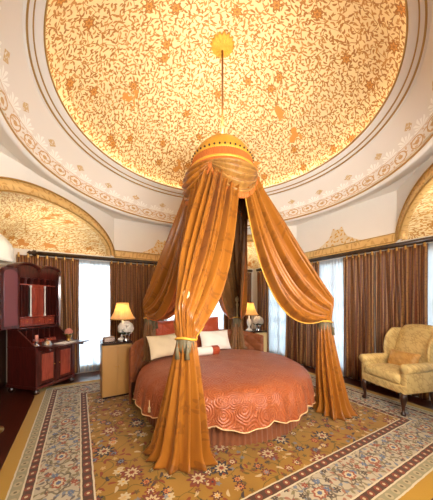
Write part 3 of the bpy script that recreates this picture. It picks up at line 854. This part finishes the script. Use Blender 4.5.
# ------------------------------------------------------------------ bed drapes
def bez(a, b, c, t): return tuple((1-t)**2*a[i]+2*t*(1-t)*b[i]+t*t*c[i] for i in range(3))
def drape(key, label, tailmat, tailr=(.26, .2), lean=(0, 0), ztie=1.27, seed=0, lining='lining', w0=1, w1=1):
    POSTR = PR[key]; back = key in ('BR', 'BL'); zend = .58 if back else ZF
    dg = DIRS[key]; rd = random.Random(seed); d = (cos(R(dg)), sin(R(dg))); tn = (-d[1], d[0])
    tie = (BC[0]+(POSTR)*d[0], BC[1]+(POSTR)*d[1], ztie)
    th = thing('bed_drape', label, 'bed drape', (tie[0], tie[1], ZF))
    off = (tie[0], tie[1], ZF)
    npl = 10; ph = [rd.uniform(-1, 1) for _ in range(8)]
    def base(s, t):
        a = R(dg)+(s-.5)*R(92); x = 2*s-1; w = abs(x)**1.6*(w0 if x < 0 else w1)
        P0 = (.47*cos(a), .47*sin(a), 3.40)
        hook = .30*(1-abs(x)**1.3)
        q = x*1.75; rr = .095
        hx_, hy_ = tn[0]*rr*sin(q)+d[0]*rr*cos(q), tn[1]*rr*sin(q)+d[1]*rr*cos(q)
        P2 = (tie[0]+hx_*1.1, tie[1]+hy_*1.1, ztie+.03+hook)
        k = .5-.2*w
        P1 = (P0[0]+(P2[0]-P0[0])*k, P0[1]+(P2[1]-P0[1])*k, (P0[2]+P2[2])/2-.12-1.28*w)
        TS = .86
        if t <= TS: return bez(P0, P1, P2, t/TS)
        f = (t-TS)/(1-TS)
        return (P2[0]+(tie[0]+hx_*.85-P2[0])*f, P2[1]+(tie[1]+hy_*.85-P2[1])*f, P2[2]+(ztie-.02-P2[2])*f)
    from mathutils import Vector
    def fn(s, t):
        p = Vector(base(s, t)); e = .01
        du = Vector(base(min(1, s+e), t))-Vector(base(max(0, s-e), t)); dv = Vector(base(s, min(1, t+e)))-Vector(base(s, max(0, t-e)))
        n = du.cross(dv); n = n.normalized() if n.length > 1e-9 else Vector((0, 0, 1))
        A = .03+.075*sin(pi*min(1, t*1.05))**1.0*(1-.25*t)
        A *= (1-.85*max(0, t-.6)/.4)
        s2 = s+.02*sin(3*t+ph[0])*(1-abs(2*s-1))
        q0 = sin(2*pi*npl*s2+ph[1]+1.2*sin(2.2*t)); q = (1-2*sqrt(abs((1-q0)/2)))*.6+.28*sin(2*pi*npl*1.62*s2+ph[2]+2*t)+.2*sin(2*pi*3.3*s2+ph[3]*3-1.5*t)
        p += n*A*q
        return tuple(p[i]-off[i] for i in range(3))
    sw = obj('curtain_swag', grid(fn, 200, 56, lambda s, t: (s*1.7, t*3.0)), 'silk', th)
    sw.data.materials.append(M[lining])
    # the cloth is lined: its inward side is the darker lining
    acc = sum(c.normal.x*d[0]+c.normal.y*d[1]+.3*c.normal.z for c in sw.data.polygons)
    outward = acc > 0
    if not outward: sw.data.flip_normals()
    solidify(sw, .006, -1, 1)
    # edge trim
    for s in (0.0, 1.0):
        obj('edge_trim', tube([fn(s, t/50) for t in range(51)], .008, 6), 'fringegold' if key in ('FL', 'FR') else 'fringe', th)
    # tail below the tie
    rx, ry = tailr; npt = 13
    def tail(s, t):
        a = 2*pi*s; h = ztie-(ztie-zend-.012)*t
        g = .07+.19*t**.9
        fl = .05*max(0, (t-.86)/.14)**2
        kx, ky = .075+(g-.07)/.19*(rx-.075)+fl, .07+(g-.07)/.19*(ry-.07)+fl
        pl = 1+(.13+.06*t)*sin(npt*a+ph[4]+.8*sin(2*t))+.04*sin(npt*2.0*a+ph[5]*3+t)+.08*t*sin(4*a+ph[6]*4)
        lx, ly = kx*pl*cos(a), ky*pl*sin(a)
        # local axes: tangent (tn) and outward (d)
        cx = lean[0]*t**1.5; cy = lean[1]*t**1.5
        z = h-ZF+.012*sin(npt*a+1)*max(0, (t-.9)/.1)*1.0+(.02 if t > .93 else 0)*(1+sin(5*a))*0
        z = max(.004, z)
        return (tn[0]*(lx+cx)+d[0]*(ly+cy), tn[1]*(lx+cx)+d[1]*(ly+cy), z)
    tl = obj('hanging_tail', grid(tail, 220, 48, lambda s, t: (s*1.6, t*1.3), closed=True), tailmat, th); solidify(tl, .005)
    # tie-back band, cord and tassels
    tb = obj('tieback', lathe([(.075, .045), (.092, .04), (.088, -.07), (.082, -.10), (.07, -.10)], 40, lambda a, i, r, z: (r*(1+.03*sin(a*14)), z), c=(0, 0, ztie-ZF-.02)), 'rope', th)
    obj('cord', tube([(.098*cos(a), .098*sin(a), ztie-ZF+.01+.012*sin(2*a)) for a in [2*pi*k/32 for k in range(33)]], .012, 8), 'fringegold', tb)
    for q in (-.05, .05):
        cxq, cyq = (tn[0]*q+d[0]*.095, tn[1]*q+d[1]*.095) if key in ('FL', 'FR') else (tn[0]*q-d[0]*.1, tn[1]*q-d[1]*.1)
        obj('tassel', lathe([(.004, 0), (.006, -.06), (.018, -.075), (.015, -.1), (.024, -.17), (.001, -.17)], 14, c=(cxq, cyq, ztie-ZF)), 'rope', tb)
    return th
drape('FL', 'amber silk drape at the near bedpost, gathered and pooling on the carpet in front', 'silk', (.26, .15), (-.10, -.06), 1.20, 1, w0=.3, w1=.5)
drape('FR', 'amber silk drape swept to the right bedpost and spilling onto the carpet', 'silk', (.2, .18), (.04, .13), 1.27, 2)
drape('BR', 'dark lined drape at the back bedpost in front of the right bedside lamp', 'lining', (.13, .10), (0, 0), 1.22, 3)
drape('BL', 'drape swept to the left back bedpost beside the left nightstand', 'lining', (.14, .10), (0, 0), 1.27, 4, 'rustsilk')

# ------------------------------------------------------------------ nightstands, lamps, flowers
def nightstand(label, a0, a1, b0, b1, mat):
    w, dp, H = a1-a0, b1-b0, .885
    t = thing('nightstand', label, 'nightstand', ((a0+a1)/2, (b0+b1)/2, ZF))
    obj('body', box((0, 0, .02+(H-.05)/2), (w, dp, H-.05-.02), .008), mat, t, smooth=False)
    obj('plinth', box((0, 0, .015), (w-.03, dp-.03, .03), .004), 'standtop', t, smooth=False)
    obj('top', box((0, 0, H-.014), (w+.02, dp+.02, .028), .008), 'standtop', t, smooth=False)
    for s in (0, 1):
        d = obj('door', box((-w/4+s*w/2, -dp/2-.006, .03+(H-.07)/2), (w/2-.012, .014, H-.12), .004), mat, t, smooth=False)
        obj('knob', ball((-.02+s*.04, -dp/2-.024, .5), .011, 8), 'brass', d)
    return t, H+ZF
_, ZN = nightstand('tall gold lacquered nightstand between the window sheer and the bed', -1.567, -1.12, 1.055, 1.475, 'stand')
_, ZN2 = nightstand('brightly lit gold nightstand in the far corner right of the back drape', 1.27, 1.83, 1.06, 1.48, 'standlit')

lampz = 0.0
def table_lamp(label, a, b, z, power, sr=.2):
    t = thing('table_lamp', label, 'table lamp', (a, b, z), 0, 'pair of bedside lamps')
    obj('base', lathe([(.001, 0), (.075, 0), (.075, .018), (.05, .03), (.03, .05), (.022, .09), (.045, .14), (.055, .19), (.045, .24), (.02, .28), (.014, .36), (.014, .44), (.001, .44)], 24), 'porcelain', t)
    obj('neck', lathe([(.016, .34), (.02, .36), (.016, .38)], 16), 'brass', t)
    def mod(aa, i, r, zz): return (r*(1+.02*cos(aa*28)), zz)
    sh = obj('lamp_shade', lathe([(sr*1.04, .36), (sr*.99, .368), (sr*.82, .42), (sr*.66, .49), (sr*.54, .56), (sr*.46, .635)], 168, mod), 'shade', t); solidify(sh, .003)
    obj('shade_trim', join(lathe([(sr*1.05, .352), (sr*1.065, .36), (sr*1.05, .37)], 64), lathe([(sr*.465, .628), (sr*.48, .635), (sr*.465, .643)], 64)), 'gilt', sh)
    obj('bulb', ball((0, 0, .49), .035, 8, (1, 1, 1.3)), emis('bulb_glow', (1, .84, .58, 1), power), t)
    ld = bpy.data.lights.new('bulb_light', 'POINT'); ld.energy = power*.22; ld.color = (1, .82, .56); ld.shadow_soft_size = .05
    lo = bpy.data.objects.new('bulb_light', ld); COL.objects.link(lo); lo.location = (a, b, z+.57)
    return t
table_lamp('lit table lamp with cream bell shade on the left gold nightstand', -1.225, 1.32, ZN, 20)
table_lamp('lit table lamp with cream bell shade on the far right nightstand', 1.49, 1.27, ZN2, 20)

def bouquet(label, a, b, z, r, cat='flowers', mat='rose', zc=.21, vase='silver'):
    t = thing('flower_vase', label, cat, (a, b, z))
    obj('vase', lathe([(.001, 0), (.045, 0), (.05, .015), (.03, .04), (.05, .08), (.062, .12), (.05, .15), (.04, .15), (.04, .1), (.001, .05)], 24), vase, t)
    rd = random.Random(int(a*100)); k = 0
    n = 26
    for i in range(n):
        zz = 1-2*(i+.5)/n
        if zz < -.45: continue
        ph = i*2.39996; q = sqrt(1-zz*zz); c = (q*cos(ph)*(r-.035), q*sin(ph)*(r-.035), zc+zz*(r-.035))
        def mod(aa, j, rr, z_): return (rr*(1+.16*sin(aa*5+j*1.7)), z_)
        bl = lathe([(.001, -.03), (.028, -.022), (.04, 0), (.036, .022), (.026, .012), (.022, .03), (.012, .018), (.001, .034)], 20, mod)
        bl = xf(bl, c, ry=math.acos(max(-1, min(1, zz))), rz=0) if 0 else xf(xf(bl, ry=math.acos(zz)), c, rz=0) if 0 else xf(bl, c, rx=0, ry=math.acos(zz), rz=ph, s=(r/.125,)*3)
        obj('bloom', bl, mat, t)
    lv = []
    for i in range(9):
        ph = i*.7+.2; lv.append(xf(ball((0, 0, 0), .05, 6, (.5, 1, .12)), (cos(ph)*r*.7, sin(ph)*r*.7, zc-r*.55), rx=.5, rz=ph-pi/2))
    obj('foliage', join(*lv), 'leafgreen', t)
    return t
bouquet('round bunch of white roses in a silver vase on the left nightstand', -1.2, 1.135, ZN, .13)
bouquet('round bunch of white flowers in a silver vase on the far right nightstand', 1.66, 1.15, ZN2, .125)
tx_ = thing('tissue_box', 'small silver grey box on the left nightstand', 'box', (-1.46, 1.16, ZN), R(8))
obj('body', box((0, 0, .04), (.17, .11, .08), .01), 'silver', tx_, smooth=False)
obj('lid', box((0, 0, .087), (.15, .09, .014), .005), 'silver', tx_, smooth=False)

# ------------------------------------------------------------------ secretary desk (local: x along the front, -y is the front)
sec = thing('secretary_desk', 'tall mahogany secretary desk with open doors and lowered writing leaf', 'secretary desk', (-2.449, 2.313, 0), R(46))
W2, DB = .39, .31           # half width, half depth of the base
def side_outline():         # y,z outline of a base side: slant top
    return [(-DB, .10), (-DB, .78), (-DB+.02, .80), (.10, 1.08), (DB, 1.08), (DB, .10)]
for s in (-1, 1):
    pts = side_outline(); v, f = prism(pts, -.0125, .0125)
    v = [(s*(W2-.0125)+y, x, z) for x, y, z in v]
    obj('side_panel', (v, f), 'mahog', sec, smooth=False)
    obj('side_moulding', box((s*(W2+.001), 0, .775), (.012, 2*DB, .025), .003), 'mahog', sec, smooth=False)
obj('back_panel', box((0, DB-.008, .6), (2*W2-.05, .016, .96)), 'mahog', sec, smooth=False)
obj('bottom', box((0, -.004, .115), (2*W2+.03, 2*DB+.03, .05), .008), 'mahog', sec, smooth=False)
obj('desk_top', box((0, 0, .785), (2*W2-.05, 2*DB-.02, .03), .003), 'mahog', sec, smooth=False)
obj('waist_rail', box((0, -DB+.012, .755), (2*W2-.05, .025, .05), .004), 'mahog', sec, smooth=False)
for x in (-W2+.045, 0, W2-.045):
    obj('stile', box((x, -DB+.012, .435), (.05 if x else .06, .03, .6), .004), 'mahog', sec, smooth=False)
for s in (-1, 1):
    d = obj('door', box((s*.178, -DB+.014, .435), (.285, .02, .56), .004), 'mahog', sec, smooth=False)
    obj('door_panel', box((s*.178, -DB+.0, .435), (.215, .016, .46), .008), 'mahogred', d, smooth=False, label='lighter red raised door panel')
    obj('knob', ball((s*.052, -DB-.008, .45), .011, 8), 'brass', d)
for x in (-1, 1):
    for y in (-1, 1):
        obj('foot', lathe([(.001, 0), (.03, 0), (.048, .02), (.05, .045), (.035, .075), (.03, .095), (.001, .095)], 18, c=(x*(W2-.04), y*(DB-.04), 0)), 'ebony', sec)
obj('writing_leaf', box((0, -DB-.165, .805), (2*W2-.0, .36, .024), .006), 'mahog', sec, smooth=False)
for s in (-1, 1):
    obj('leaf_support', box((s*(W2-.045), -DB-.12, .765), (.03, .26, .05), .004), 'mahog', sec, smooth=False)
# inner pigeonholes above the desk top
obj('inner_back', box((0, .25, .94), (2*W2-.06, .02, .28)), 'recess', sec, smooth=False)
for k in range(7):
    x = -W2+.06+k*(2*W2-.12)/6
    obj('divider', box((x, .18, .925), (.012, .14, .24), .002), 'mahog', sec, smooth=False)
for x in (-.25, 0, .25):
    dr = obj('small_drawer', box((x, .16, .83), (.2, .12, .055), .004), 'mahogred', sec, smooth=False); obj('knob', ball((x, .094, .83), .008, 6), 'brass', dr)
# upper cabinet
UY0, UY1 = .09, DB          # front/back of the upper case
uc = (UY0+UY1)/2; ud = UY1-UY0; UZ0, UZ1 = 1.08, 2.12
for s in (-1, 1): obj('upper_side', box((s*(W2-.03), uc, (UZ0+UZ1)/2), (.03, ud, UZ1-UZ0), .004), 'mahog', sec, smooth=False)
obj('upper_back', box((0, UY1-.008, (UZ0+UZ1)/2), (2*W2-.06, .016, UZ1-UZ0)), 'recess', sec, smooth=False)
obj('upper_base_moulding', box((0, uc-.01, UZ0+.01), (2*W2+.02, ud+.03, .035), .008), 'mahog', sec, smooth=False)
for z in (1.13, 1.28, 1.86):
    obj('shelf', box((0, uc+.01, z), (2*W2-.08, ud-.03, .02), .003), 'mahogred', sec, smooth=False)
for x in (-.22, 0, .22):
    dr = obj('drawer', box((x, uc, 1.205), (.205, ud-.03, .115), .005), 'mahogred', sec, smooth=False)
    obj('drawer_edge', box((x, UY0+.013, 1.205), (.16, .01, .075), .006), 'mahogred', dr, smooth=False); obj('knob', ball((x, UY0+.002, 1.205), .01, 8), 'brass', dr)
cd_ = obj('centre_door', box((0, UY0+.04, 1.57), (.22, .02, .56), .004), 'mahogred', sec, smooth=False)
obj('door_panel', box((0, UY0+.028, 1.57), (.15, .01, .46), .01), 'mahogred', cd_, smooth=False)
for s in (-1, 1):
    obj('pilaster', lathe([(.018, 1.29), (.018, 1.32), (.011, 1.34), (.012, 1.6), (.011, 1.80), (.018, 1.82), (.018, 1.85)], 14, c=(s*.135, UY0+.03, 0)), 'porcelain', sec, label='pale turned column')
    for x in (.185, .24, .295):
        obj('upright', box((s*x, uc, 1.57), (.012, ud-.05, .56), .002), 'mahog', sec, smooth=False)
# arched pigeonhole frieze
NP = 6
def archrow():
    ps = []
    w = (2*W2-.08)/NP
    for k in range(NP):
        x0 = -W2+.04+k*w; pts = [(x0, 2.0), (x0, 1.88)]
        pts += [(x0+.012, 1.88)]+[(x0+w/2-(w/2-.012)*cos(pi*q/10), 1.93+(w/2-.012)*.75*sin(pi*q/10)) for q in range(11)]+[(x0+w-.012, 1.88), (x0+w, 1.88), (x0+w, 2.0)]
        # as strips
        n = 24
        for q in range(n):
            xa, xb = x0+w*q/n, x0+w*(q+1)/n; xm = (xa+xb)/2; e = abs(xm-(x0+w/2))/(w/2-.012)
            zl = 1.87 if e > 1 else 1.925+.055*sqrt(1-e*e)
            ps.append(box(((xa+xb)/2, UY0+.02, (zl+2.01)/2), (xb-xa, .02, 2.01-zl)))
    return join(*ps)
obj('arched_frieze', archrow(), 'mahog', sec, smooth=False)
for k in range(1, NP): obj('divider', box((-W2+.04+k*(2*W2-.08)/NP, uc+.02, 1.93), (.01, ud-.06, .12)), 'mahog', sec, smooth=False)
# double-arched cornice
def bonnet(h0, h1, dz):
    n = 48; ps = []
    pts = []
    for k in range(n+1):
        x = -W2-.03+(2*W2+.06)*k/n; q = abs(((k/n)*2) % 1-.5)*2 if k < n else 1
        pts.append((x, 2.09+.13*sqrt(max(0, 1-(q*.98)**2.0))))
    return pts
bp = bonnet(0, 0, 0)
out = [(-W2-.0, 2.0)]+bp+[(W2+.0, 2.0)]
v, f = prism([(x*.985, z-.02) for x, z in out], UY0+.0, UY1)
obj('bonnet_board', (v, f), 'mahog', sec, smooth=False)
def cor():
    pr = [(.03, -.02), (-.005, -.015), (-.02, 0), (-.045, .012), (-.045, .035), (.03, .04)]
    v, f = [], []
    for (x, z) in bp:
        for o, dz in pr: v.append((x, UY0+o, z+dz-.01))
        v.append((x, UY1, z+.03)); v.append((x, UY1, z-.03))
    n = len(pr)+2
    for k in range(len(bp)-1):
        for j in range(n): f.append((k*n+j, k*n+(j+1) % n, (k+1)*n+(j+1) % n, (k+1)*n+j))
    f.append(tuple(range(n))); f.append(tuple(range(len(bp)*n-1, len(bp)*n-n-1, -1)))
    return (v, f)
obj('cornice', cor(), 'mahog', sec, smooth=False)
# open upper doors with arched panels
def updoor(hx, ang, s):
    # built from hinge at origin along +x
    w = W2-.02; z0, z1 = 1.11, 2.13
    def arch_pts(m, n=16):
        x0, x1 = m, w-m; c = (x0+x1)/2; r = (x1-x0)/2
        return [(x0, z0+m)]+[(x1, z0+m)]+[(c+r*cos(pi*q/n), z1-m-r*.55+r*.55*sin(pi*q/n)) for q in range(n+1)]
    x = lambda vf: xf(vf, (hx, UY0-.012, 0), rz=ang, s=(s, 1, 1))
    o = obj('upper_door', x(prism(arch_pts(0), -.012, .012)), 'mahog', sec, smooth=False)
    obj('door_panel', x(join(prism(arch_pts(.05), -.018, -.011), prism(arch_pts(.05), .011, .018))), 'doorpanel', o, smooth=False, label='glossy arched door panel')
    obj('knob', x(ball((w-.03, -.025, 1.6), .012, 8)), 'brass', o)
M['doorpanel'] = simple('glossy_red_panel', (140, 88, 96), .12, coat=.8)
updoor(-W2+.02, R(-163), 1)
updoor(W2-.02, R(53), -1)

# things on the desk
SA = R(46)
def sl(x, y): y -= .10; return (-2.449+x*cos(SA)-y*sin(SA), 2.313+x*sin(SA)+y*cos(SA))
LZ = .817
def bellthing():
    x, y = sl(-.2, -.22); t = thing('cloche', 'small silver dome with finial on the writing leaf', 'dome', (x, y, LZ))
    obj('dome', lathe([(.001, .075), (.03, .072), (.055, .05), (.068, .015), (.075, .006), (.075, 0), (.001, 0)], 28), 'silver', t)
    obj('finial', ball((0, 0, .085), .013, 8), 'silver', t)
bellthing()
x, y = sl(.03, -.37)
pg = thing('writing_pad', 'open white writing pad with pen lying on the writing leaf', 'writing pad', (x, y, LZ), SA+R(6))
obj('pages', join(box((-.075, 0, .005), (.145, .2, .01), .002), box((.075, 0, .005), (.145, .2, .01), .002)), 'paper', pg, smooth=False)
obj('pen', tube([(.03, -.05, .016), (.1, .06, .016)], .005, 8), 'ebony', pg)
x, y = sl(-.31, -.13)
vs = thing('candle_holder', 'silver candle holder with pink candle at the left of the open desk', 'candle', (x, y, .80))
obj('holder', lathe([(.001, 0), (.05, 0), (.05, .01), (.02, .025), (.015, .06), (.03, .075), (.03, .085), (.001, .085)], 20), 'silver', vs)
obj('candle', lathe([(.001, .085), (.024, .085), (.024, .19), (.001, .192)], 18), 'pinkrose', vs)
x, y = sl(.3, -.16)
bouquet('small bunch of pink roses in a copper vase at the right of the open desk', x, y, .80, .085, mat='pinkrose', zc=.17, vase='brass')

# floor lamp at the left edge
fl = thing('floor_lamp', 'floor lamp whose white domed shade shows at the left edge above the desk', 'floor lamp', (*room(-2.70, 2.8), 0))
obj('base', lathe([(.001, 0), (.15, 0), (.15, .02), (.03, .05), (.02, .08)], 28), 'brass', fl)
obj('pole', tube([(0, 0, .05), (0, 0, 2.3)], .013, 10), 'brass', fl)
solidify(obj('lamp_shade', lathe([(.235, 2.03), (.24, 2.06), (.238, 2.2), (.22, 2.25), (.17, 2.32), (.10, 2.39), (.03, 2.43)], 40), 'whiteshade', fl), .004)

# ------------------------------------------------------------------ wing armchair (local: -y is the front)
ac = thing('wing_armchair', 'gold damask wing armchair with dark cabriole legs by the right wall curtains', 'armchair', (2.318, -1.338, ZF), R(-106.1))
def legpath(x, y, sx, sy, front):
    if front:
        return tube([(x, y, .30), (x+sx*.02, y+sy*.02, .24), (x+sx*.028, y+sy*.028, .19), (x+sx*.012, y+sy*.012, .11), (x+sx*.006, y+sy*.006, .055), (x+sx*.02, y+sy*.02, .022), (x+sx*.024, y+sy*.024, .0)],
                    [.042, .046, .036, .022, .018, .032, .03], 14)
    return tube([(x, y, .30), (x, y+sy*.01, .2), (x, y+sy*.03, .1), (x, y+sy*.06, 0)], [.028, .026, .022, .02], 10)
for sx in (-1, 1):
    obj('leg', legpath(sx*.30, -.31, sx*.7, -.7, True), 'ebony', ac); obj('leg', legpath(sx*.25, .27, sx, 1, False), 'ebony', ac)
def rbox(c, d, b, seg=5): return box(c, d, b, seg)
obj('seat_frame', rbox((0, -.02, .345), (.70, .66, .13), .03), 'chair', ac)
def seatc():
    v, f = rbox((0, -.075, .475), (.56, .60, .15), .055, 6)
    bm = bmesh.new(); bv = [bm.verts.new(p) for p in v]; [bm.faces.new([bv[i] for i in q]) for q in f]
    bmesh.ops.subdivide_edges(bm, edges=[e for e in bm.edges if e.calc_length() > .1], cuts=8, use_grid_fill=True)
    for p in bm.verts:
        if p.co.z > .5: p.co.z += .03*max(0, 1-(p.co.x/.28)**2)*max(0, 1-((p.co.y+.075)/.3)**2)
    bm.verts.index_update(); r = ([tuple(p.co) for p in bm.verts], [tuple(q.index for q in fc.verts) for fc in bm.faces]); bm.free(); return r
obj('seat_cushion', seatc(), 'chair', ac)
def back():
    def fn(s, t):
        a = 2*pi*s
        z = .38+.76*t; lean = .17*t*t+.05*t
        hw = (.285+.02*t)*(1-.12*max(0, (t-.8)/.2)**2); hd = .085*(1-.35*t)*(1-.6*max(0, (t-.9)/.1)**3)
        cx, sn = cos(a), sin(a)
        x = hw*abs(cx)**.45*(1 if cx > 0 else -1); y = hd*abs(sn)**.7*(1 if sn > 0 else -1)
        zz = z+.05*(1-(x/.3)**2)*max(0, (t-.7)/.3)
        return (x, .23+lean+y-.03*(1-(x/.3)**2)*sin(pi*t)*(sn < 0), zz)
    g = grid(fn, 48, 24, closed=True); k = 48*24
    g[1].append(tuple(range(k, k+48))); return (g[0], g[1])
obj('backrest', back(), 'chair', ac)
for sx in (-1, 1):
    # wing: swept slab with scalloped front edge
    def wing(s, t, sx=sx):
        a = 2*pi*s; z = .55+.56*t
        dp = .045+.085*sin(min(1, t*1.15)*pi*.62)*(1 if t < .8 else 1-.5*((t-.8)/.2)**2)
        lean = .17*((z-.38)/.76)**2+.05*(z-.38)/.76
        y0 = .22+lean-.01
        cx, sn = cos(a), sin(a)
        yy = dp*abs(cx)**.6*(1 if cx > 0 else -1); xx = .032*abs(sn)**.8*(1 if sn > 0 else -1)
        out_ = .03*(-yy/dp*.5+.5)
        return (sx*(.30+out_)+xx, y0-dp*.75+yy, z)
    g = grid(wing, 32, 20, closed=True); k = 32*20; g[1].append(tuple(range(k, k+32)))
    obj('wing', (g[0], g[1]), 'chair', ac)
    # arm: padded side with rolled top and scroll front
    side = rbox((sx*.315, -.03, .49), (.075, .56, .26), .025)
    roll = tube([(sx*.335, -.345, .628), (sx*.335, -.33, .628), (sx*.335, -.1, .63), (sx*.33, .1, .632), (sx*.325, .24, .63)], [.045, .068, .066, .062, .055], 24)
    face = xf(lathe([(.001, 0), (.058, 0), (.064, .01), (.064, .03)], 24), (sx*.335, -.352, .628), rx=-pi/2)
    front = rbox((sx*.32, -.315, .47), (.085, .04, .25), .018)
    obj('arm', join((side[0], side[1]), roll, (face[0], face[1]), front), 'chair', ac)
ca, sa = cos(R(-106.1)), sin(R(-106.1))
lx, ly = .0, .075
lp = obj('lumbar_cushion', cushion(.46, .26, .15), 'chairpillow', loc=(2.318+lx*ca-ly*sa, -1.338+lx*sa+ly*ca, ZF+.66), rot=(R(-16), 0, R(-106.1)))
tag(lp, 'small ochre cushion leaning on the back of the wing armchair', 'cushion')

# ------------------------------------------------------------------ light
w = bpy.data.worlds.new('daylight'); SC.world = w; w.use_nodes = True
bg = w.node_tree.nodes['Background']; bg.inputs[0].default_value = (.86, .93, 1, 1); bg.inputs[1].default_value = 1.0
def area(name, loc, rot, sx, sy, e, col, spread=None):
    l = bpy.data.lights.new(name, 'AREA'); l.shape = 'RECTANGLE'; l.size = sx; l.size_y = sy; l.energy = e; l.color = col
    if spread: l.spread = spread
    o = bpy.data.objects.new(name, l); COL.objects.link(o); o.location = loc; o.rotation_euler = rot; return o
# daylight standing outside every window
for (a, b, c, d) in WIN_L: area('window_daylight', ((a+b)/2, BL_+.5, 1.3), (R(-90), 0, 0), b-a, 2.3, 170*(b-a), (.9, .95, 1))
for (a, b, c, d) in WIN_R: area('window_daylight', (AR_+.5, (a+b)/2, 1.3), (0, R(90), 0), 2.3, b-a, 60*(b-a), (.9, .95, 1))
# added fill light behind the camera, brightens cove and walls; no real lamp
area('vestibule_fill', (-.9, -3.9, 2.0), (R(128), 0, R(-12)), 2.2, .7, 320, (1, .97, .93))
# added unseen light above the bed crown, evens out the dome's brightness
up = area('dome_fill', (0, 0, 4.03), (R(180), 0, 0), .5, .5, 30, (1, .9, .76)); up.data.shape = 'DISK'
# uplighters lying on the ledge behind the rails, at the foot of the filigree arches
for (x, y, e) in ((-2.3, 2.15, 5.5), (2.3, 2.3, 6), (2.3, -2.15, 9)):
    area('arch_uplight', (x, y, 2.6), (R(180), 0, 0), .8, .8, e, (1, .9, .74))
